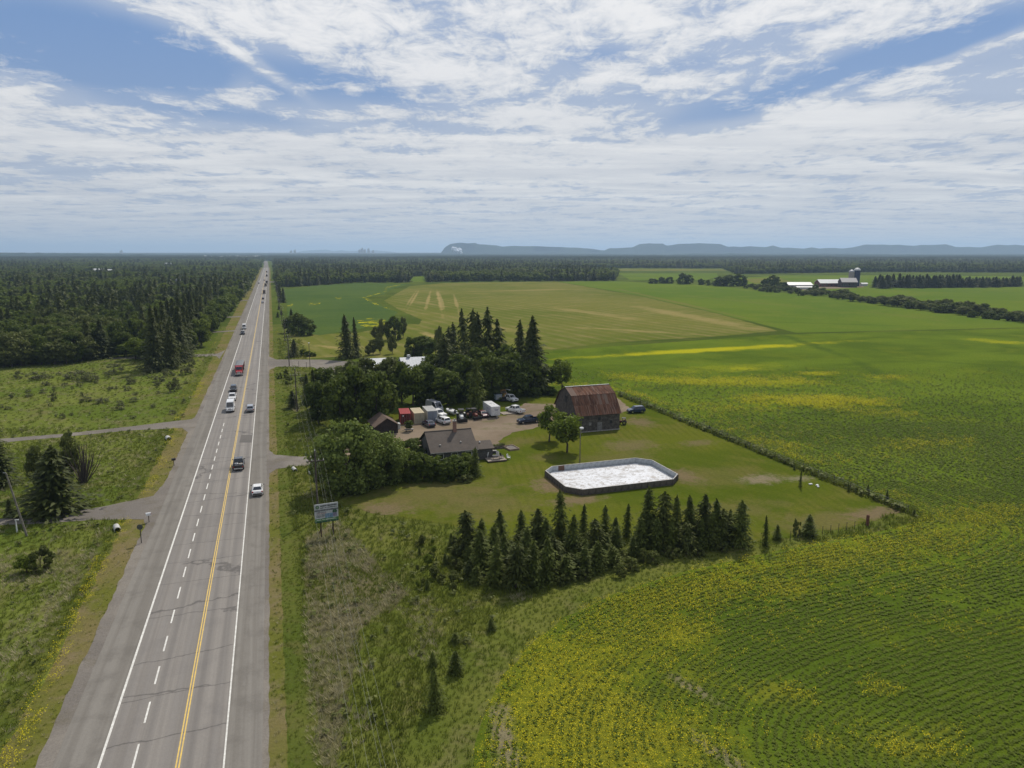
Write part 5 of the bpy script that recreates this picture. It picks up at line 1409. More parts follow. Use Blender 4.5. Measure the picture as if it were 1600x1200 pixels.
# --- white roofed workshop
wk = empty('workshop', G(616, 590), 0, label='long workshop with a white metal roof half hidden by trees', cat='building')
white_metal = corr('white_metal_roof', (.36, .38, .40), dirt=.25)
mb = MB(); mb.prism([(0, 0), (0, 3.2), (6, 5.6), (12, 3.2), (12, 0)], -9.5, 1.0); mb.build('wall', P_('pale_siding', (.42, .43, .43), .6), wk)
for p, q in (((-.5, 3.05), (6, 5.68)), ((12.5, 3.05), (6, 5.68))):
    for i in range(11):
        me = roof_sheet_mesh(p, q, .98, white_metal)
        put('roof_sheet', me, wk, (-9.8 + i, 0, .05))
wk2 = empty('workshop', G(655, 594), 0, label='right hand workshop with ridge vent and pale grey metal roof', cat='building')
mb = MB(); mb.prism([(0, 0), (0, 3.4), (6.5, 6.4), (13, 3.4), (13, 0)], -4.5, 6.5); mb.build('wall', P_('pale_siding', (.42, .43, .43), .6), wk2)
for p, q in (((-.5, 3.2), (6.5, 6.5)), ((13.5, 3.2), (6.5, 6.5))):
    me = roof_sheet_mesh(p, q, .98, white_metal)
    for i in range(12): put('roof_sheet', me, wk2, (-5 + i, 0, .05))
MB().box((-2, 6.5, 7.0), (1.0, .8, .8), bev=.1).build('ridge_vent', whitep, wk2)

# ------------------------------------------------------------------ rink
rink = empty('hockey_rink', (45.1, 103.5, 0), label='outdoor hockey rink with plank boards round a white liner sheet', cat='rink')
RC = [(0, 11.6), (2.1, 13.7), (19.3, 13.7), (21.6, 11.4), (21.6, 2.3), (19.3, 0), (2.1, 0), (0, 2.3)]
liner, t = new_mat('rink_liner')
po = t.n('ShaderNodeNewGeometry').outputs['Position']
na_ = t.noise(po, .45, 6, .72, 1.2); nb_ = t.noise(po, 1.7, 6, .75, .8); nc_ = t.noise(t.mapping(po, scale=(.4, 1.4, 1)), .9, 5, .7)
c = t.mix(t.ramp(na_, .46, .62), (.64, .65, .67), (.42, .41, .40))
c = t.mix(t.math('MULTIPLY', t.ramp(nb_, .54, .62), .85), c, (.20, .16, .12))
c = t.mix(t.math('MULTIPLY', t.ramp(nc_, .56, .66), .7), c, (.30, .23, .16))
finish(t, c, .35, na_, .5, .12)
bm = bmesh.new()
ins = [(x + (.08 if x < 5 else -.08), y + (.08 if y < 5 else -.08)) for x, y in RC]
f = bm.faces.new([bm.verts.new((x, y, .10)) for x, y in ins[::-1]])
f2 = bmesh.ops.extrude_face_region(bm, geom=[f])
for v in [v for v in f2['geom'] if isinstance(v, bmesh.types.BMVert)]: v.co.z = .01
bmesh.ops.recalc_face_normals(bm, faces=bm.faces)
me = bpy.data.meshes.new('liner'); bm.to_mesh(me); bm.free(); me.materials.append(liner)
put('liner', me, rink)
rr = random.Random(5)
brown_panel = P_('bare_plywood', (.16, .09, .06), .85)
for i in range(8):
    a, b = Vector(RC[i]), Vector(RC[(i + 1) % 8])
    L = (b - a).length
    n_ = max(1, round(L / 1.22))
    ang = math.atan2((b - a).y, (b - a).x)
    for k in range(n_):
        c_ = a.lerp(b, (k + .5) / n_)
        wdt_ = L / n_ - .012
        tiltz = rr.uniform(-.012, .012)
        gate = (i == 1 and k == 1)
        mb = MB(); mb.box((0, 0, .54), (wdt_, .05, 1.08), m=1)
        # plank slats proud of the outer face, white inner face
        for q in range(4): mb.box((-wdt_ / 2 + wdt_ * (q + .5) / 4, .04, .54), (wdt_ / 4 - .012, .025 + .008 * (q % 2), 1.08), m=0)
        o = mb.build('board_panel', [wood_pale if not gate else brown_panel, white_board if not gate else brown_panel], rink, (c_.x, c_.y, tiltz), ang)
        if gate: o['label'] = 'bare brown panel in the white boards'
        pst = MB().box((0, 0, .5), (.09, .12, 1.0))
        p0 = a.lerp(b, k / n_)
        nn = Vector((-(b - a).y, (b - a).x)).normalized() * .12
        pst.build('post', wood_pale, rink, (p0.x + nn.x, p0.y + nn.y, 0), ang)
    MB().box((0, 0, 1.11), (L, .16, .04)).build('top_rail', P_('top_rail', (.42, .40, .38), .7), rink, ((a.x + b.x) / 2, (a.y + b.y) / 2, .0), ang)
lp = empty('floodlight_pole', G(906, 722), label='tall thin floodlight pole behind the hockey rink', cat='light pole')
MB().tube((0, 0, 0), (0, 0, 6.7), .11, .08).build('pole', P_('grey_pole', (.20, .17, .14), .9), lp)
lh = MB().box((.25, 0, 6.75), (.7, .5, .35), bev=.05).build('lamp_head', whitep, lp)

# ------------------------------------------------------------------ vehicles
def plate(mb, q, th=.012, inset=.07, m=0):
    q = [Vector(p) for p in q]
    c = sum(q, Vector()) / len(q)
    q = [c + (p - c) * (1 - inset * 2) for p in q]
    n_ = (q[1] - q[0]).cross(q[2] - q[0]).normalized()
    k = len(q)
    V = [p - n_ * .01 for p in q] + [p + n_ * th for p in q]
    mb.add(V, [tuple(range(k - 1, -1, -1)), tuple(range(k, 2 * k))] + [(i, (i + 1) % k, k + (i + 1) % k, k + i) for i in range(k)], m)
    return mb
def sec(y, hw, z0, z1, ch=.12):
    c2 = min(ch, hw * .4)
    return [(-hw + c2, y, z0), (hw - c2, y, z0), (hw, y, z0 + c2), (hw, y, z1 - c2), (hw - c2, y, z1), (-hw + c2, y, z1), (-hw, y, z1 - c2), (-hw, y, z0 + c2)]
def wheel(parent, x, y, r=.34, wd_=.24):
    o = MB().tube((x - wd_ / 2, y, r), (x + wd_ / 2, y, r), r, n=16).build('wheel', black, parent)
    sx = 1 if x > 0 else -1
    MB().tube((x + sx * wd_ / 2, y, r), (x + sx * (wd_ / 2 + .012), y, r), r * .6, n=12).build('rim', chrome, o)
SPEC = {
 'sedan': dict(L=4.7, hw=.9, secs=[(-2.35, .76, .38, .78), (-2.2, .87, .25, .95), (-1.4, .9, .2, 1.0), (1.0, .9, .2, .98), (1.85, .87, .22, .88), (2.2, .82, .27, .76), (2.35, .70, .35, .62)],
               cab=(-1.75, 1.15, -1.05, .35, .97, 1.43, .80, .62)),
 'suv': dict(L=4.6, hw=.93, secs=[(-2.3, .8, .42, .95), (-2.2, .9, .28, 1.08), (-1.3, .93, .25, 1.1), (.9, .93, .25, 1.1), (1.7, .9, .27, 1.02), (2.15, .86, .32, .9), (2.3, .74, .4, .72)],
             cab=(-2.2, 1.15, -1.85, .45, 1.07, 1.70, .84, .68)),
 'pickup': dict(L=5.7, hw=.98, secs=[(-.95, .97, .4, 1.16), (1.1, .98, .3, 1.16), (1.9, .96, .3, 1.12), (2.6, .92, .35, 1.05), (2.82, .84, .45, .9)],
                cab=(-.93, 1.35, -.75, .65, 1.14, 1.86, .88, .72)),
 'van': dict(L=5.9, hw=1.0, secs=[(-2.95, .98, .35, 1.3), (-1.0, 1.0, .3, 1.3), (1.7, 1.0, .3, 1.3), (2.5, .96, .32, 1.15), (2.95, .84, .4, .85)],
             cab=(-2.9, 2.35, -2.85, 1.25, 1.28, 2.55, .96, .86)),
}
def vehicle(kind, name, loc, rz, col, label, cat, group=None, glass=None, cargo=None):
    sp = SPEC[kind]
    o = empty(name, loc, rz, label=label, cat=cat, group=group)
    mb = MB(); mb.loft([sec(y, hw, z0, z1) for y, hw, z0, z1 in sp['secs']]); mb.build('body', col, o)
    yb, yf, tb_, tf, zb, zt, wb, wt = sp['cab']
    A = [(-wb, yb, zb), (wb, yb, zb), (wb, yf, zb), (-wb, yf, zb)]
    B = [(-wt, tb_, zt), (wt, tb_, zt), (wt, tf, zt), (-wt, tf, zt)]
    mb = MB()
    zm = zb + (zt - zb) * .9
    mid = [tuple(a_[i] + (b_[i] - a_[i]) * .93 for i in range(3)) for a_, b_ in zip(A, B)]
    top = [(x * .93, y * .96 + .01, zt) for x, y, _ in B]
    mb.add(A + mid + top, [(0, 1, 5, 4), (1, 2, 6, 5), (2, 3, 7, 6), (3, 0, 4, 7), (4, 5, 9, 8), (5, 6, 10, 9), (6, 7, 11, 10), (7, 4, 8, 11), (8, 9, 10, 11), (3, 2, 1, 0)])
    mb.build('cabin', col, o)
    plate(MB(), [A[2], A[3], mid[3], mid[2]]).build('windshield', glass_m, o)
    if kind != 'van': plate(MB(), [A[0], A[1], mid[1], mid[0]]).build('rear_window', glass_m, o)
    def lerp(a_, b_, t_): return tuple(a_[i] + (b_[i] - a_[i]) * t_ for i in range(3))
    for side, (a0, a1, m0, m1) in enumerate(((A[1], A[2], mid[1], mid[2]), (A[3], A[0], mid[3], mid[0]))):
        cuts = ((0.02, .48), (.5, .98)) if kind != 'van' else (((.66, .98),) if side == 0 else ((.02, .34),))
        for c0_, c1_ in cuts:
            plate(MB(), [lerp(a0, a1, c0_), lerp(a0, a1, c1_), lerp(m0, m1, c1_), lerp(m0, m1, c0_)], inset=.06).build('side_window', glass_m, o)
    L2, hw = sp['L'] / 2, sp['hw']
    zl = sp['secs'][-2][3] - .12
    for s_ in (-1, 1):
        MB().box((s_ * hw * .72, L2 - .13, zl), (.34, .12, .16), bev=.03).build('headlight', lamp_l, o)
        MB().box((s_ * hw * .82, -L2 + .05, .85 if kind != 'van' else 1.1), (.22, .12, .26), bev=.03).build('tail_light', red_l, o)
        MB().box((s_ * (hw + .09), yf - .35, zb + .12), (.2, .1, .16), bev=.03).build('mirror', dark, o)
        for yy in (L2 - .95, -L2 + (1.0 if kind != 'pickup' else 1.25)): wheel(o, s_ * (hw - .10), yy, .36 if kind != 'sedan' else .33)
    MB().box((0, L2 - .03, .42), (hw * 1.5, .1, .22), bev=.03).build('front_bumper', dark, o)
    MB().box((0, -L2 + .03, .48), (hw * 1.6, .12, .2), bev=.03).build('rear_bumper', chrome if kind == 'pickup' else dark, o)
    MB().box((0, L2 - .08, zl - .06), (hw * .8, .1, .2), bev=.02).build('grille', dark, o)
    if kind == 'pickup':
        mb = MB()
        mb.box((0, -1.9, .62), (1.8, 1.86, .08)); mb.box((-.92, -1.9, .82), (.1, 1.86, .62)); mb.box((.92, -1.9, .82), (.1, 1.86, .62)); mb.box((0, -2.8, .82), (1.86, .08, .62)); mb.box((0, -1.9, .45), (1.5, 1.7, .26))
        mb.build('cargo_bed', col, o)
    return o
def at_near(px_, py_, L, a, toward=False):
    """centre and heading of something whose near end stands at a pixel, its long axis turned by a"""
    g = G(px_, py_)
    c_ = g + Vector((-math.sin(a), math.cos(a), 0)) * L / 2
    return (c_.x, c_.y, c_.z), a + (PI if toward else 0)
RZ = .069
def road(v): return (v[0][0], v[0][1], RZ), v[1]
blackp = P_('black_paint', (.02, .02, .022), .25, dirt=.1, coat=.6)
navy = P_('navy_paint', (.015, .03, .07), .25, dirt=.1, coat=.6)
slate = P_('slate_paint', (.05, .055, .08), .25, dirt=.15, coat=.6)
silver = P_('silver_paint', (.45, .46, .48), .3, .4, .1, coat=.4)
redp = P_('red_paint', (.42, .015, .02), .3, dirt=.15, coat=.5)
maroon = P_('maroon_paint', (.10, .012, .02), .3, dirt=.15, coat=.5)
def V(kind, name, x, y_, a, toward, colr, label, cat, onroad=False, **kw):
    q = at_near(x, y_, SPEC[kind]['L'], a, toward)
    if onroad: q = road(q)
    else: q = ((q[0][0], q[0][1], .055), q[1])
    return vehicle(kind, name, q[0], q[1], colr, label, cat, **kw)
V('sedan', 'car', 402.5, 777, 0, False, whitep, 'white sedan driving away on the right edge of the highway', 'car', True)
pk = V('pickup', 'pickup_truck', 372.5, 737, 0, False, blackp, 'black pickup driving away with grey cargo and wide mirrors', 'pickup truck', True)
q = at_near(372.5, 737, 5.7, 0)[0]
for i, (dx, dy, sx, sy, sz, mm) in enumerate(((-.35, -1.35, .7, .6, .55, silver), (.4, -1.45, .7, .7, .45, P_('pale_bag', (.4, .38, .34), .9)), (0, -2.3, 1.3, .7, .3, P_('tarp_bundle', (.10, .10, .11), .8)))):
    MB().box((0, 0, sz / 2), (sx, sy, sz), bev=.08).build('cargo_bundle', mm, None, (q[0] + dx, q[1] + dy, RZ + .665), label=['pale square bundle in the left of the black pickup bed', 'rounded beige bag in the right of the black pickup bed', 'dark flat tarp bundle by the tailgate of the black pickup'][i], cat='bundle')
V('suv', 'car', 391, 645.5, 0, False, silver, 'silver hatchback driving away beside the white van', 'car', True)
V('van', 'van', 359.5, 645.5, 0, True, whitep, 'white high roofed van leading the oncoming traffic', 'van', True)
V('pickup', 'pickup_truck', 362.5, 628, 0, True, whitep, 'white pickup following close behind the white van', 'pickup truck', True)
V('suv', 'car', 364.5, 613.5, 0, True, blackp, 'black car third in line behind the white van', 'car', True)
V('pickup', 'pickup_truck', 379, 523.5, 0, True, slate, 'dark bonneted pickup leading the far pair in the left lane', 'pickup truck', True)
V('van', 'van', 381.5, 515, 0, True, whitep, 'white van following the far dark pickup', 'van', True)
# red dump truck
q = road(at_near(373.5, 588.5, 8.6, 0, True))
tr = empty('dump_truck', q[0], q[1], label='red dump truck with a grey tarp over its long box', cat='truck')
mb = MB(); mb.loft([sec(2.2, 1.0, .8, 1.75), sec(3.6, .9, .8, 1.65), sec(4.2, .8, .85, 1.5)]); mb.build('hood', redp, tr)
mb = MB(); mb.loft([sec(.5, 1.15, .7, 2.9), sec(1.9, 1.15, .7, 2.9), sec(2.35, 1.12, .7, 1.9)]); mb.build('cab', redp, tr)
plate(MB(), [(1.0, 2.33, 1.95), (-1.0, 2.33, 1.95), (-1.0, 1.93, 2.8), (1.0, 1.93, 2.8)], .03, .03).build('windshield', glass_m, tr)
for s_ in (-1, 1): MB().box((s_ * 1.16, 1.2, 2.2), (.03, 1.0, .6)).build('side_window', glass_m, tr)
bxo = MB().box((0, -6.0, 2.0), (2.5, 12.6, 1.7), bev=.06)
for yy in np.linspace(-12, 0.1, 15): bxo.box((-1.28, yy, 2.0), (.06, .1, 1.6)); bxo.box((1.28, yy, 2.0), (.06, .1, 1.6))
bxo.build('dump_box', P_('dark_red_box', (.16, .02, .03), .5), tr)
mb = MB(); mb.prism([(-1.24, 2.87), (-.8, 3.05), (0, 3.1), (.8, 3.05), (1.24, 2.87)], -12.25, .1, axis='y'); mb.build('tarp', P_('grey_tarp', (.16, .17, .18), .8), tr)
MB().box((0, .25, 2.85), (2.46, .4, .5), bev=.08).build('headboard', redp, tr)
MB().box((0, 4.25, .75), (2.3, .2, .35), bev=.05).build('bumper', chrome, tr)
MB().box((0, 4.2, 1.25), (1.0, .1, .7)).build('grille', chrome, tr)
for s_ in (-1, 1):
    MB().box((s_ * .85, 4.0, 1.1), (.3, .3, .25), bev=.05).build('headlight', lamp_l, tr)
    MB().tube((s_ * 1.25, .35, .9), (s_ * 1.25, .35, 3.2), .08).build('exhaust', chrome, tr)
    MB().box((s_ * 1.45, 2.1, 2.2), (.2, .08, .5), bev=.02).build('mirror', dark, tr)
    for yy in (3.2, -1.2, -2.4, -9.6, -10.8): wheel(tr, s_ * 1.02, yy, .5, .3)
MB().box((0, -4.2, .8), (1.0, 15.6, .25)).build('chassis', dark, tr)
# distant traffic
V('sedan', 'car', 410.3, 474, 0, False, silver, 'silver car trailing the distant line of traffic', 'car', True)
V('suv', 'car', 411, 468, 0, False, blackp, 'dark car ahead of the trailing silver one far up the highway', 'car', True)
V('sedan', 'car', 404.2, 443.6, 0, True, slate, 'small dark car oncoming far up the left lane, the nearer of two', 'car', True)
V('sedan', 'car', 404.8, 440.8, 0, True, whitep, 'small white car oncoming far up the left lane, the farther of two', 'car', True)
V('sedan', 'car', 412.8, 438.6, 0, False, slate, 'small dark car passing the distant trucks in the middle lane', 'car', True)
def far_truck(x, y_, label, colr, toward=False, h=3.4):
    q = road(at_near(x, y_, 10, 0, toward))
    o = empty('box_truck', q[0], q[1], label=label, cat='truck')
    MB().box((0, -1.2, .9 + h / 2 - .4), (2.5, 7.4, h - .4), bev=.08).build('cargo_box', colr, o)
    mb = MB(); mb.loft([sec(2.7, 1.15, .6, 2.6), sec(4.0, 1.15, .6, 2.5), sec(5.0, 1.05, .6, 1.6)]); mb.build('cab', dark, o)
    for s_ in (-1, 1):
        for yy in (4.0, -3.2, -4.2): wheel(o, s_ * 1.05, yy, .5, .3)
    MB().box((0, -.2, .8), (1.1, 9, .3)).build('chassis', dark, o)
    MB().box((0, -4.93, 2.2), (2.1, .05, 2.2)).build('rear_door', P_('rear_door', (.12, .08, .06), .6), o)
browt = P_('brown_load', (.11, .07, .05), .8)
far_truck(413, 459.5, 'brown box truck nearest in the distant convoy', browt)
far_truck(415, 448, 'brown truck second in the distant convoy', P_('olive_load', (.12, .10, .05), .8))
far_truck(416.8, 443.2, 'dark truck third in the distant convoy', dark)
far_truck(416.8, 432.5, 'dark truck far ahead near the highway crest', dark)
far_truck(417, 426.2, 'grey truck at the highway crest', slate)
far_truck(412.5, 413.4, 'brown truck where the highway narrows at the crest', browt, True)

# parked in the yard
V('sedan', 'car', 676, 669, .20, False, slate, 'dark slate car parked in front of the grey container', 'car')
V('suv', 'car', 700, 664.5, .30, False, whitep, 'white estate car parked in front of the white pickup', 'car')
V('pickup', 'pickup_truck', 694.5, 654, .35, True, whitep, 'white pickup parked tight behind the white estate car', 'pickup truck')
V('van', 'van', 689, 645, .35, True, silver, 'silver van at the back of the parked row beside the grey container', 'van')
V('sedan', 'car', 760, 654, .1, True, maroon, 'dark red car parked left of the white trailer', 'car')
V('pickup', 'pickup_truck', 817, 647.5, .42, False, whitep, 'white pickup parked alone on the gravel right of the white trailer', 'pickup truck')
q = G(828, 662)
vehicle('pickup', 'pickup_truck', (q.x, q.y + .8, .055), PI / 2 + .08, navy, 'dark blue pickup parked side on near the two lawn trees', 'pickup truck')
q = G(996, 646)
vehicle('suv', 'car', (q.x, q.y + .8, .055), PI / 2 - .05, navy, 'dark blue car parked side on to the right of the barn', 'car')
bk = V('pickup', 'service_truck', 806.5, 629.5, .30, True, whitep, 'white service truck with a lifting arm at the edge of the grove', 'truck')
MB().box((0, -1.9, 1.3), (1.9, 1.9, .7), bev=.05).build('tool_body', whitep, bk)
MB().tube((0, -1.3, 1.6), (0, -2.6, 2.9), .12).tube((0, -2.6, 2.9), (.2, .2, 3.1), .10).build('lifting_arm', whitep, bk)
# enclosed trailer
q = at_near(775, 653, 7.2, .02)
tl = empty('enclosed_trailer', (q[0][0], q[0][1], .055), q[1], label='tall white enclosed trailer with black roof marks beside the red car', cat='trailer')
MB().box((0, 0, 1.62), (2.3, 7.0, 2.35), bev=.07).build('box_body', whitep, tl)
tlb = black
for (x, y_, sx, sy) in ((-.25, .4, .6, .14), (-.05, .1, .14, .8), (.25, -.3, .5, .12), (.35, -1.1, .3, .12)):
    MB().box((x, y_, 2.80), (sx, sy, .012)).build('roof_marking', tlb, tl)
for (z_, sx) in ((2.0, 1.0), (1.8, .6)): MB().box((.15, -3.51, z_), (sx, .015, .07)).build('end_marking', P_('blue_mark', (.08, .08, .25), .5), tl)
for (y_, sy) in ((-1.8, .8), (-.4, .9)): MB().box((-1.16, y_, 1.9), (.015, sy, .12)).build('side_marking', P_('blue_mark', (.08, .08, .25), .5), tl)
for s_ in (-1, 1):
    for yy in (-.9, .1): wheel(tl, s_ * 1.08, yy, .34, .2)
MB().box((0, -4.0, .5), (.12, 1.2, .12)).box((0, -4.5, .35), (.3, .1, .7)).build('tow_bar', steel, tl)
# containers
def container(x, y_, a, c_, dc, label, L=6.0, H=2.55, W_=2.44):
    q = at_near(x, y_, L, a)
    o = empty('shipping_container', (q[0][0], q[0][1], .05), a, label=label, cat='container')
    cm = corr('container_steel_' + label.split()[0], c_, dirt=.3)
    dm = corr('container_door_' + label.split()[0], dc, dirt=.35)
    for s_ in (-1, 1):
        mb = MB(); n_ = 22
        pr = []
        for i in range(n_ * 2 + 1):
            pr.append((s_ * (W_ / 2 - (.0 if (i // 1) % 2 else .045)), -L / 2 + .1 + (L - .2) * i / (n_ * 2)))
        Vv = [(x_, y2, .15) for x_, y2 in pr] + [(x_, y2, H - .1) for x_, y2 in pr] + [(x_ - s_ * .03, y2, .15) for x_, y2 in pr] + [(x_ - s_ * .03, y2, H - .1) for x_, y2 in pr]
        k = len(pr)
        mb.add(Vv, [(i, i + 1, k + i + 1, k + i) for i in range(k - 1)] + [(2 * k + i, 3 * k + i, 3 * k + i + 1, 2 * k + i + 1) for i in range(k - 1)])
        mb.build('side_panel', cm, o)
    mb = MB(); mb.box((0, 0, H - .03), (W_ - .1, L - .1, .05))
    for i in range(13): mb.box((0, -L / 2 + .4 + i * (L - .8) / 12, H + .005), (W_ - .3, .16, .03))
    mb.build('roof_panel', cm, o)
    mb = MB()
    for s_ in (-1, 1):
        for t_ in (-1, 1): mb.box((s_ * (W_ / 2 - .06), t_ * (L / 2 - .06), H / 2), (.12, .12, H))
        mb.box((s_ * (W_ / 2 - .05), 0, .08), (.1, L - .25, .14)); mb.box((s_ * (W_ / 2 - .05), 0, H - .06), (.1, L - .25, .1))
    for t_ in (-1, 1): mb.box((0, t_ * (L / 2 - .05), .08), (W_ - .25, .1, .14)); mb.box((0, t_ * (L / 2 - .05), H - .06), (W_ - .25, .1, .1))
    mb.build('frame', cm, o)
    MB().box((0, L / 2 - .08, H / 2), (W_ - .2, .05, H - .2)).build('end_wall', cm, o)
    MB().box((0, 0, .16), (W_ - .2, L - .2, .05)).build('floor_panel', dark, o)
    for s_ in (-1, 1):
        dr = MB().box((s_ * .56, -L / 2 + .06, H / 2), (1.08, .06, H - .25))
        for zz2 in (.6, 1.2, 1.8): dr.box((s_ * .56, -L / 2 + .025, zz2), (.95, .03, .28))
        d_ = dr.build('door', dm, o)
        for xx in (.3, .82): MB().tube((s_ * xx, -L / 2 - .01, .2), (s_ * xx, -L / 2 - .01, H - .15), .02, n=6).build('lock_rod', steel, d_)
    return o
co = container(634, 663, -.10, (.34, .05, .05), (.10, .018, .018), 'red shipping container at the left end of the row')
MB().box((-.55, -3.0, 2.0), (.3, .03, .3)).build('decal', whitep, co)
container(655.5, 662, -.02, (.50, .43, .29), (.40, .36, .25), 'cream shipping container between the red and the grey one')
container(676, 659.5, .0, (.40, .40, .38), (.22, .25, .30), 'grey shipping container with bluish doors', H=2.7)
# tanks beside the shed
for i, (x, y_, lb) in enumerate(((617, 671, 'left one of two white plastic tanks beside the shed'), (621.5, 670, 'right one of two white plastic tanks beside the shed'))):
    g = G(x, y_)
    o = empty('storage_tank', (g.x, g.y, 0), label=lb, cat='tank')
    pm = P_('white_plastic', (.58, .58, .56), .5)
    mb = MB(); mb.loft([[(math.cos(a_) * r_, math.sin(a_) * r_, z_) for a_ in np.linspace(0, 6.283, 17)[:-1]] for r_, z_ in ((.62, 0), (.65, .08), (.65, 1.2), (.5, 1.4), (.2, 1.5))]); mb.build('tank_body', pm, o)
    MB().tube((0, 0, 1.5), (0, 0, 1.6), .16, n=12).build('lid', dark, o)
# cart with a potted shrub
g = G(641, 675)
ct = empty('garden_cart', (g.x, g.y, .05), .2, label='small low trailer holding a bush in the gravel yard', cat='cart')
MB().box((0, .6, .45), (1.9, 1.1, .1)).build('deck', P_('pale_deck', (.34, .31, .28), .8), ct)
for s_ in (-1, 1): wheel(ct, s_ * .75, .6, .22, .12)
MB().tube((-.9, .6, .45), (-1.9, .4, .35), .04).build('drawbar', dark, ct)
g2 = (g.x - .1, g.y + .6, .55)
tree(DECD, 'potted_bush', g2, 2.2, 1.5, 'brownish bush standing on the small trailer', 'bush', seed=2)

# tractor, plough truck and machinery
def tractor(loc, rz, colr, label, s=1.0, blade=True):
    o = empty('tractor', loc, rz, label=label, cat='tractor'); o.scale = (s, s, s)
    mb = MB(); mb.loft([sec(.1, .42, .7, 1.55), sec(1.3, .40, .7, 1.5), sec(1.7, .34, .75, 1.3)]); mb.build('hood', colr, o)
    mb = MB()
    for xx in (-.6, .6):
        for yy in (-1.1, .05): mb.tube((xx, yy, 1.1), (xx * .92, yy, 2.45), .05, n=6)
    mb.box((0, -.5, 2.5), (1.4, 1.5, .12), bev=.05); mb.build('cab_frame', dark, o)
    plate(MB(), [(.58, .06, 1.5), (-.58, .06, 1.5), (-.54, .06, 2.4), (.54, .06, 2.4)]).build('windshield', glass_m, o)
    MB().box((0, -.6, .85), (1.0, 1.2, .6), bev=.08).build('rear_body', colr, o)
    MB().box((0, -.6, 1.3), (.5, .5, .35), bev=.08).build('seat', black, o)
    for s_ in (-1, 1):
        wheel(o, s_ * .8, -.75, .8, .4); wheel(o, s_ * .65, 1.15, .48, .28)
        MB().box((s_ * .78, -.75, 1.62), (.45, 1.0, .06)).build('fender', colr, o)
    MB().tube((.2, .9, 1.5), (.2, .9, 2.3), .04, n=6).build('exhaust', dark, o)
    if blade:
        MB().box((0, 2.5, .5), (2.4, .12, .85), rx=-.15, bev=.04).build('blade', dark, o)
        MB().tube((-.3, 1.5, .6), (-.3, 2.45, .5), .06).tube((.3, 1.5, .6), (.3, 2.45, .5), .06).build('blade_arm', dark, o)
    return o
g = G(725, 661); tractor((g.x, g.y + 2.6, .05), PI - .15, whitep, 'white tractor with a black front blade in the parked row', 1.05)
g = G(745, 657); tractor((g.x, g.y + 2.2, .05), PI + .1, P_('rust_red', (.20, .045, .025), .7, dirt=.5), 'rusty red tractor with loader beside the dark red car', .95)
g = G(735, 655.5); tractor((g.x, g.y + 2.2, .05), PI - .3, P_('rust_brown', (.12, .05, .03), .8, dirt=.5), 'rusty brown tractor between the white and red tractors', .85, False)
g = G(975, 664.5); tractor((g.x, g.y + .8, .05), 1.0, P_('faded_red', (.15, .03, .025), .7), 'small dark red tractor at the right corner of the barn', .62, False)
g = G(789.5, 628); o = empty('wheel_loader', (g.x, g.y + 2, .05), PI, label='ochre yellow loader parked at the edge of the grove', cat='loader')
och = P_('ochre_paint', (.42, .23, .06), .6, dirt=.35)
MB().box((0, -.6, 1.35), (2.0, 2.4, 1.1), bev=.1).build('engine_body', och, o)
MB().box((0, -.2, 2.4), (1.5, 1.3, 1.1), bev=.08).build('cab', och, o)
MB().box((0, .47, 2.45), (1.3, .04, .8)).build('windshield', glass_m, o)
MB().prism([(1.0, .2), (2.1, .2), (2.2, .4), (1.3, .6), (1.2, 1.2), (1.0, 1.2)], -1.1, 1.1).build('bucket', dark, o)
for s_ in (-1, 1):
    MB().tube((s_ * .7, .3, 1.5), (s_ * .7, 1.3, .8), .1).build('lift_arm', och, o)
    for yy in (-1.2, .5): wheel(o, s_ * .95, yy, .65, .4)
g = G(779, 628); o = empty('utility_box_trailer', (g.x, g.y + 1.5, .05), .1, label='small blue and white box trailer left of the ochre loader', cat='trailer')
MB().box((0, 0, 1.3), (1.8, 2.8, 1.5), bev=.05).build('box_body', P_('pale_blue', (.30, .36, .42), .5), o)
MB().box((0, 0, 2.1), (1.9, 2.9, .12)).build('roof_panel', navy, o)
for s_ in (-1, 1): wheel(o, s_ * .85, 0, .34, .2)
MB().box((0, -1.42, 1.2), (1.3, .04, 1.1)).build('door', P_('grey_door', (.35, .36, .38), .5), o)
g = G(707.5, 650); o = empty('small_boat', (g.x, g.y + 2, .05), .25, label='small white boat on a trailer between the pickups and the white tractor', cat='boat')
mb = MB(); mb.loft([[(-w_, y_, .9), (-w_ * .6, y_, .5), (w_ * .6, y_, .5), (w_, y_, .9), (w_, y_, 1.15), (-w_, y_, 1.15)] for y_, w_ in ((-2.0, .8), (0, .85), (1.4, .6), (2.1, .12))]); mb.build('hull', whitep, o)
plate(MB(), [(.6, .3, 1.15), (-.6, .3, 1.15), (-.5, .05, 1.6), (.5, .05, 1.6)]).build('windscreen', glass_m, o)
MB().box((0, -2.2, 1.1), (.4, .4, .8), bev=.08).build('outboard_motor', dark, o)
MB().box((0, -.2, .4), (.9, 4.2, .1)).build('trailer_frame', steel, o)
for s_ in (-1, 1): wheel(o, s_ * .7, -.4, .28, .16)
g = G(797, 648); o = empty('wooden_platform', (g.x, g.y, .06), .1, label='low weathered wooden platform on the grass right of the white trailer', cat='platform')
for i in range(10): MB().box((-1.6 + i * .35, 1.5, .12), (.31, 3.0 + random.uniform(-.1, .1), .05)).build('plank', P_('platform_plank', (.30, .25, .20), .85), o)
MB().box((0, .6, .05), (3.4, .12, .09)).box((0, 2.4, .05), (3.4, .12, .09)).build('bearer', wood_grey, o)
tl_ = G(1246, 762)
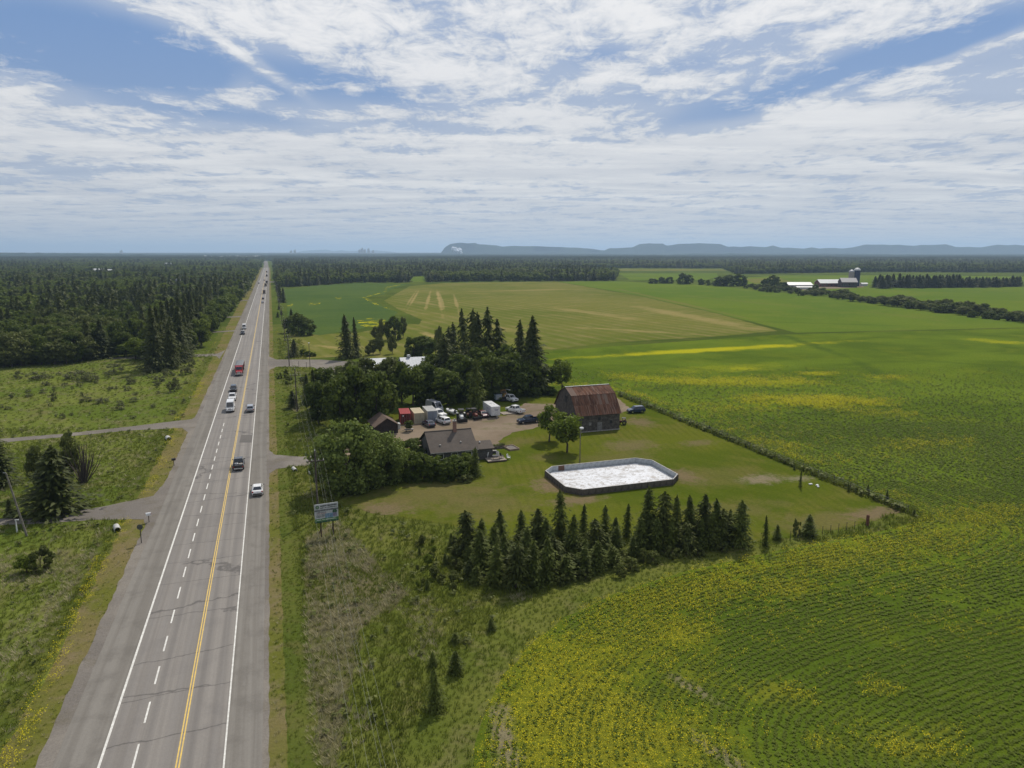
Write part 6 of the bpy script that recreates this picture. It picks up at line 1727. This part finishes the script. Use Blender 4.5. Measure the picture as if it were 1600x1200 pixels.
for i, (dx, dy) in enumerate(((3.2, .5), (3.9, -.3), (3.5, -1.0))):
    MB().box((0, 0, .12), (.7 - .1 * i, .35, .22), rz=.4 * i, bev=.06).build('white_sack', whitep, None, (tl_.x + dx, tl_.y + dy, .03), label=['white sack lying furthest back beside the thin lawn tree', 'white sack on the right beside the thin lawn tree', 'small white sack nearest the camera beside the thin lawn tree'][i], cat='sack')

# ------------------------------------------------------------------ fence along the crop field
fence = empty('field_fence', (92, 80, 0), label='thin post and wire fence between the lawn and the crop field', cat='fence')
post_me = MB().tube((0, 0, 0), (0, 0, 1.35), .07, .06, 7).mesh('post', wood_grey)
for i in range(26): put('post', post_me, fence, (random.uniform(-.08, .08), i * 3.9, random.uniform(-.1, .05)))
for z_ in (.5, .85, 1.2): MB().tube((0, 0, z_), (0, 97.5, z_), .012, n=4).build('wire', steel, fence)
g = G(1355, 821)
MB().tube((0, 0, 0), (0, 0, 1.6), .24, .22, 10).tube((0, 0, 1.6), (0, 0, 1.66), .18, .16, 10).build('marker_post', P_('rust_brown_post', (.16, .07, .045), .9), None, (g.x, g.y, 0), label='stout rusty brown post at the corner of the lawn', cat='post')
for i in range(9):
    u_ = i / 8
    g = G(1235 + 100 * u_, 842 - 16 * u_)
    MB().tube((0, 0, 0), (0, 0, 1.2), .04, n=6).build('fence_post', wood_grey, None, (g.x, g.y, 0), label='thin grey fence stake in the weeds at the bottom edge of the lawn', cat='post', group='stakes along the bottom edge of the lawn')

# ------------------------------------------------------------------ power line
PX = 4.35
pys = [-46, 31, 108, 185, 262, 339, 416, 493, 570, 647, 724, 801]
pole_wood = P_('pole_wood', (.10, .08, .065), .9, dirt=.3)
tops = []
plabs = ['utility pole just behind the billboard with a wide crossarm', 'utility pole by the thick tree clump, second from the billboard', 'utility pole at the corner of the paved side road']
for i, yy in enumerate(pys):
    H_ = 11.0 if yy != 108 else 10.4
    x0 = PX + (.4 if yy == 108 else 0)
    tops.append(Vector((x0, yy, H_)))
    if yy < 50: continue
    k = i - 2
    o = empty('utility_pole', (x0, yy, 0), label=plabs[k] if k < 3 else 'distant utility pole in the line along the grain field', cat='utility pole', group=None if k < 3 else 'distant poles of the power line')
    MB().tube((0, 0, -.2), (0, 0, H_), .17, .11, 10).build('pole', pole_wood, o)
    MB().box((0, 0, H_ - 1.6), (2.7, .12, .14)).build('crossarm', pole_wood, o)
    for xx in (-1.2, -.5, .5, 1.2):
        MB().tube((xx, 0, H_ - 1.52), (xx, 0, H_ - 1.3), .05, n=8).build('insulator', whitep, o)
    MB().tube((0, 0, H_), (0, 0, H_ + .2), .05, n=8).build('insulator', whitep, o)
wire_m = P_('wire', (.42, .41, .38), .5, .2)
for w_i, (xx, zz2) in enumerate(((-1.2, -1.28), (-.5, -1.28), (.5, -1.28), (1.2, -1.28), (0, .2))):
    mb = MB()
    for a_, b_ in zip(tops[:-1], tops[1:]):
        pr = None
        for s_ in range(9):
            u_ = s_ / 8
            p_ = a_.lerp(b_, u_) + Vector((xx, 0, zz2 - 1.5 * 4 * u_ * (1 - u_)))
            if pr is not None: mb.tube(pr, p_, .0045, n=4, cap=False)
            pr = p_
    mb.build('overhead_wire', wire_m, None, label=['overhead wire nearest the highway', 'overhead wire second from the highway', 'overhead wire third from the highway', 'overhead wire furthest from the highway', 'single overhead wire strung along the pole tops'][w_i], cat='wire')

# ------------------------------------------------------------------ billboard
g = G(512, 838)
bb = empty('billboard', (g.x, g.y, 0), .10, label='roadside billboard on two posts with dark header and green base', cat='billboard')
BWd, BH, z0 = 3.3, 2.75, 2.2
bbw = P_('billboard_white', (.50, .52, .52), .6, dirt=.1)
MB().box((0, 0, z0 + BH / 2), (BWd, .08, BH)).build('board', bbw, bb)
def bar(x, z, sx, sz, col_, nm='lettering'):
    MB().box((x, -.05, z0 + z), (sx, .012, sz)).build(nm, col_, bb)
ink = P_('sign_ink', (.05, .055, .06), .6); grn = P_('sign_green', (.10, .24, .08), .6); blu = P_('sign_blue', (.18, .30, .42), .6)
grn2 = P_('sign_dark_green', (.03, .10, .05), .6)
bar(0, .11, BWd, .22, grn2, 'dark_band'); bar(0, .42, BWd, .38, grn, 'green_band'); bar(0, 1.82, BWd, .24, P_('sign_grey', (.16, .17, .18), .6), 'header_band')
bar(.35, .95, 1.1, .66, blu, 'picture')
MB().tube((-1.25, -.05, z0 + 2.33), (-1.25, -.065, z0 + 2.33), .26, n=18).build('emblem', P_('sign_emblem', (.10, .17, .10), .6), bb)
MB().tube((-1.25, -.066, z0 + 2.33), (-1.25, -.075, z0 + 2.33), .14, n=14).build('emblem_centre', P_('sign_emblem2', (.25, .33, .22), .6), bb)
MB().tube((1.15, -.05, z0 + 1.45), (1.15, -.065, z0 + 1.45), .32, n=16).build('picture_tree', grn2, bb)
MB().box((1.15, -.06, z0 + 1.0), (.55, .02, .55)).build('picture_tree', P_('sign_mauve', (.22, .20, .30), .6), bb)
rr = random.Random(3)
def textrow(x0, x1, z, h, col_):
    """lettering too small to read in the photograph: a row of letter-sized marks"""
    mb = MB(); x = x0
    while x < x1:
        wl = rr.uniform(.05, .10) * h / .12
        if rr.random() > .16: mb.box((x + wl / 2, -.052, z0 + z), (wl * .8, .012, h * rr.uniform(.75, 1)))
        x += wl
    mb.build('lettering', col_, bb)['kind'] = 'stuff'
textrow(-.85, 1.45, 2.45, .20, ink); textrow(-.85, 1.45, 2.16, .13, ink)
for z_ in (1.55, 1.38, 1.20, 1.02, .86): textrow(-1.4, -.1 if z_ > 1.3 else -.3, z_, .085, ink if z_ != 1.38 else P_('sign_red', (.35, .10, .10), .6))
textrow(-1.4, 1.3, .42, .12, whitep)
for xx in (-.85, .85):
    MB().box((xx, .12, (z0 + BH) / 2 - .1), (.16, .14, z0 + BH)).build('post', wood_brown, bb)
    MB().tube((xx, .1, 1.6), (xx, 1.6, 0), .05, n=6).build('brace', wood_brown, bb)
for z_ in (z0 + .3, z0 + 1.4, z0 + 2.5): MB().box((0, .075, z_), (BWd - .1, .06, .12)).build('rail', wood_brown, bb)

# ------------------------------------------------------------------ small roadside things
def stop_sign(px_, py_, label):
    g = G(px_, py_); o = empty('stop_sign', (g.x, g.y, 0), -.15, label=label, cat='road sign')
    MB().box((0, .04, 1.35), (.09, .09, 2.7)).build('post', P_('green_post', (.05, .045, .04), .8), o)
    MB().tube((0, -.02, 2.4), (0, 0, 2.4), .42, n=8).build('sign_plate', P_('sign_back', (.09, .10, .09), .6), o)
stop_sign(221, 849, 'octagonal road sign seen from behind at the farm track mouth')
def mailbox(px_, py_, bodym, label, s=1.0):
    g = G(px_, py_); o = empty('mailbox', (g.x, g.y, 0), .2, label=label, cat='mailbox'); o.scale = (s,) * 3
    MB().box((0, 0, .55), (.1, .1, 1.1)).build('post', wood_brown, o)
    MB().prism([(-.22, 1.1), (.22, 1.1), (.22, 1.35), (.12, 1.5), (-.12, 1.5), (-.22, 1.35)], -.35, .35).build('box', bodym, o)
    MB().box((.35, -.26, 1.4), (.05, .02, .22)).build('flag', red_l, o)
mailbox(233, 816, whitep, 'white mailbox on a post beside the farm track mouth')
mailbox(272, 728, dark, 'dark mailbox by the highway, further up from the white one')
def culvert(px_, py_, rz, label, r_=.45):
    g = G(px_, py_); o = empty('culvert_pipe', (g.x, g.y, 0), rz, label=label, cat='pipe')
    mb = MB(); n_ = 18
    for i in range(n_ + 1): pass
    ri, ro = r_ * .9, r_
    Vv = []
    for yy in (-.9, .9):
        for rr_ in (ro, ri):
            for i in range(n_): Vv.append((math.cos(2 * PI * i / n_) * rr_, yy, r_ * .55 + math.sin(2 * PI * i / n_) * rr_))
    F_ = []
    for i in range(n_):
        j = (i + 1) % n_
        F_ += [(i, j, 2 * n_ + j, 2 * n_ + i), (n_ + i, 3 * n_ + i, 3 * n_ + j, n_ + j), (i, n_ + i, n_ + j, j), (2 * n_ + i, 2 * n_ + j, 3 * n_ + j, 3 * n_ + i)]
    mb.add(Vv, F_); mb.build('pipe', P_('pale_pipe', (.55, .54, .50), .5, .2), o)
culvert(183, 828, 0.3, 'pale culvert end beside the white mailbox', .45)
culvert(263, 687, 0.3, 'pale culvert end at the upper farm track', .5)
culvert(488, 741, .2, 'white culvert end right of the gravel drive', .5)
culvert(460, 735, .2, 'small pale culvert end nearest the highway on the right', .34)
g = G(27, 832); o = empty('yard_figure', (g.x, g.y, 0), label='thin pale post figure by the bend of the farm track', cat='post')
MB().tube((0, 0, 0), (0, 0, 1.9), .14, .05, 8).build('post', whitep, o); MB().box((.15, 0, 1.9), (.5, .1, .12)).build('arm', whitep, o)
g = G(42, 838); o = empty('utility_pole', (g.x, g.y, 0), label='plain leaning pole in the meadow left of the highway', cat='utility pole')
MB().tube((0, 0, 0), (-1.5, 0, 9.6), .15, .10, 10).build('pole', P_('pale_pole', (.22, .20, .17), .9), o)
MB().tube((-1.5, 0, 9.6), (-1.85, 0, 9.65), .05, n=6).build('bracket', steel, o)
g = G(484.5, 574); o = empty('yard_light', (g.x, g.y, 0), label='tall lamp post beside the paved side road', cat='lamp post')
MB().tube((0, 0, 0), (0, 0, 8.6), .11, .08, 8).build('pole', pole_wood, o)
MB().box((0, -.2, 8.7), (.5, .7, .25), bev=.06).build('lamp_head', whitep, o)
g = G(474, 597); o = empty('dark_sign', (g.x, g.y, 0), .5, label='low dark board sign in the grass by the side road', cat='sign')
MB().box((0, 0, 1.1), (2.6, .1, 1.0)).build('board', dark, o)
for xx in (-1.1, 1.1): MB().box((xx, .09, .6), (.1, .08, 1.2)).build('post', wood_brown, o)
for i, (x, y_) in enumerate(((467, 573), (479, 575))):
    g = G(x, y_); MB().tube((0, 0, 0), (0, 0, 2.0), .06, n=6).tube((0, 0, 1.95), (0, 0, 2.02), .09, n=6).build('gate_post', pole_wood, None, (g.x, g.y, 0), label=['dark gate post nearer the highway on the side road', 'dark gate post further from the highway on the side road'][i], cat='post')

# ------------------------------------------------------------------ far farm and far buildings
def far_building(x, yb, Lm, Dm, hw_, hr, wallm, roofm, label, name='farm_building', cat='building', rz=0, windows=0):
    g = G(x, yb); o = empty(name, (g.x, g.y, 0), rz, label=label, cat=cat)
    mb = MB(); mb.prism([(0, 0), (Dm, 0), (Dm, hw_), (Dm / 2, hr - .1), (0, hw_)], -Lm / 2, Lm / 2); mb.build('wall', wallm, o)
    for p, q in (((-.6, hw_ - .15), (Dm / 2, hr)), ((Dm + .6, hw_ - .15), (Dm / 2, hr))):
        mb = MB(); mb.prism([p, q, (q[0], q[1] + .25), (p[0], p[1] + .25)], -Lm / 2 - .5, Lm / 2 + .5); mb.build('roof_slope', roofm, o)
    for i in range(windows):
        MB().box((-Lm / 2 + Lm * (i + .5) / windows, -.03, hw_ * .5), (Lm / windows * .35, .08, hw_ * .35)).build('window', glass_m, o)
    return o
A_ = -YAW
roofw = P_('far_white_roof', (.62, .62, .60), .5, dirt=.1); roofg = P_('far_grey_roof', (.42, .40, .38), .6); redw = P_('far_red_wall', (.16, .05, .04), .8); pale = P_('far_pale_wall', (.40, .40, .38), .8); whw = P_('far_white_wall', (.66, .66, .64), .7)
far_building(1251, 450.5, 27, 16, 3.6, 6.4, pale, roofw, 'long low white shed left of the far farm', rz=A_, windows=4)
far_building(1257, 451.8, 17, 4, 2.0, 2.8, whw, roofw, 'low white lean-to in front of the long shed', rz=A_)
far_building(1299, 448.2, 27, 15, 4.2, 8.2, redw, roofw, 'far red walled barn with a pale metal roof', rz=A_ + .05, windows=5)
far_building(1327, 449.2, 17, 13, 6.0, 10.5, P_('far_brown_wall', (.07, .05, .045), .9), roofg, 'dark walled gabled barn below the two silos', rz=A_ - .1, windows=3)
far_building(1351, 447, 7, 5, 2.4, 3.8, whw, roofw, 'tiny white shed right of the far silos', rz=A_)
far_building(1403, 449.3, 11, 9, 3.2, 7.5, pale, roofw, 'pale farmhouse in the gap of the windbreak', 'far_house', 'house', rz=A_, windows=3)
far_building(1462, 447.5, 5, 5, 3, 5, whw, roofw, 'small white hut half hidden in the windbreak', rz=A_)
def silo(x, yb, yt, wpx, colr, capm, label):
    g = G(x, yb); h = HT(yb, yt); r_ = wpx / S(yb) / 2
    o = empty('silo', (g.x, g.y, 0), label=label, cat='silo')
    mb = MB(); mb.tube((0, 0, 0), (0, 0, h - r_ * .8), r_, n=20)
    for i in range(10): mb.tube((0, 0, (i + .5) * (h - r_) / 10), (0, 0, (i + .5) * (h - r_) / 10 + .12), r_ + .05, n=20)
    mb.build('tower', colr, o)
    mb = MB(); mb.loft([[(math.cos(a_) * r_ * k_, math.sin(a_) * r_ * k_, h - r_ * .8 + z_ * r_) for a_ in np.linspace(0, 6.283, 17)[:-1]] for k_, z_ in ((1.04, 0), (.92, .35), (.6, .65), (.15, .8))]); mb.build('dome', capm, o)
silo(1329, 447, 421.5, 8.5, P_('silo_concrete', (.36, .34, .31), .9), P_('silo_dome', (.42, .43, .44), .5, .3), 'grey concrete silo with a domed top at the far farm')
silo(1337.5, 447, 418.5, 9.5, P_('silo_blue', (.015, .03, .09), .4), roofw, 'dark blue silo with a white cap behind the grey one')
silo(280, 458, 435, 7.5, P_('silo_concrete', (.36, .34, .31), .9), P_('silo_dome', (.42, .43, .44), .5, .3), 'lone pale silo rising out of the left woods')
for (x, yb, Lm, Dm, a_, b_, lb) in ((153, 431, 17, 10, 3.5, 6, 'pale roofed farmstead in the left woods, largest of the three'), (171, 431, 8, 6, 3, 5, 'white hut in the left woods, middle of the three'), (186, 431.5, 7, 6, 3.5, 5.5, 'white hut in the left woods, rightmost of the three'), (262, 420, 14, 9, 4, 8, 'lone white house deep in the left woods')):
    far_building(x, yb, Lm, Dm, a_ + 6, b_ + 6, whw, roofw, lb, 'far_house', 'house', rz=A_)
far_building(391.5, 438, 12, 10, 4.5, 7.5, P_('roadside_wall', (.12, .12, .15), .8), roofw, 'grey roofed house at the left edge of the distant highway', 'far_house', 'house', rz=0, windows=2)
far_building(612, 437.5, 12, 8, 3.5, 6, pale, roofg, 'far house at the edge of the woods beyond the grain field, left one', 'far_house', 'house', rz=A_, windows=2)
far_building(634, 437.5, 9, 7, 3, 5, whw, roofg, 'far white house at the edge of the woods beyond the grain field, right one', 'far_house', 'house', rz=A_, windows=2)
for i, (x, yb, ln) in enumerate(((357, 404.2, 30), (345, 405.2, 18), (370, 403.8, 22), (381, 404.6, 50), (393, 404.4, 70), (289, 404, 12), (320, 403.4, 16), (402, 403.6, 30), (330, 404.8, 20))):
    g = G(x, yb)
    far_building(x, yb, ln, 20, 15, 17, whw, roofw, 'tiny pale building on the edge of the distant town', 'distant_building', 'building', rz=A_)['group'] = 'pale buildings of the distant town'
for i, (x, h_) in enumerate(((562, 70), (566, 90), (570, 75), (576, 85), (583, 60), (455, 55), (461, 65), (190, 60))):
    g = G(x, 398.6)
    MB().box((0, 0, h_ / 2), (28, 28, h_)).box((6, 0, h_ + 6), (8, 8, 12)).build('distant_tower', pale, None, (g.x, g.y, 0), A_, label='faint tower block on the skyline before the lake', cat='tower', group='faint towers on the lake skyline')
# steam plume of the distant mill
sm, t = new_mat('white_steam')
finish(t, (.85, .85, .86), 1.0, spec=0)
r = np.random.default_rng(8)
mb = MB(); g = G(719, 399.2)
ico = []
for i in range(26):
    u_ = i / 25
    c_ = Vector((g.x, g.y, 15)) + Vector((-90 * u_ ** 1.5 + r.normal() * 22, r.normal() * 20, 105 * u_ * (1 - .35 * u_) + r.normal() * 8))
    rad = 10 + 24 * u_ * (1 - .4 * u_)
    for ring in range(1):
        secs = []
        for k in range(7):
            th = PI * k / 6
            secs.append([(c_.x + math.cos(a_) * math.sin(th) * rad + .01, c_.y + math.sin(a_) * math.sin(th) * rad, c_.z - math.cos(th) * rad * .8) for a_ in np.linspace(0, 6.283, 11)[:-1]])
        mb.loft(secs)
mb.build('steam_plume', sm, None, label='small white plume of mill steam below the flat topped hill', cat='steam')
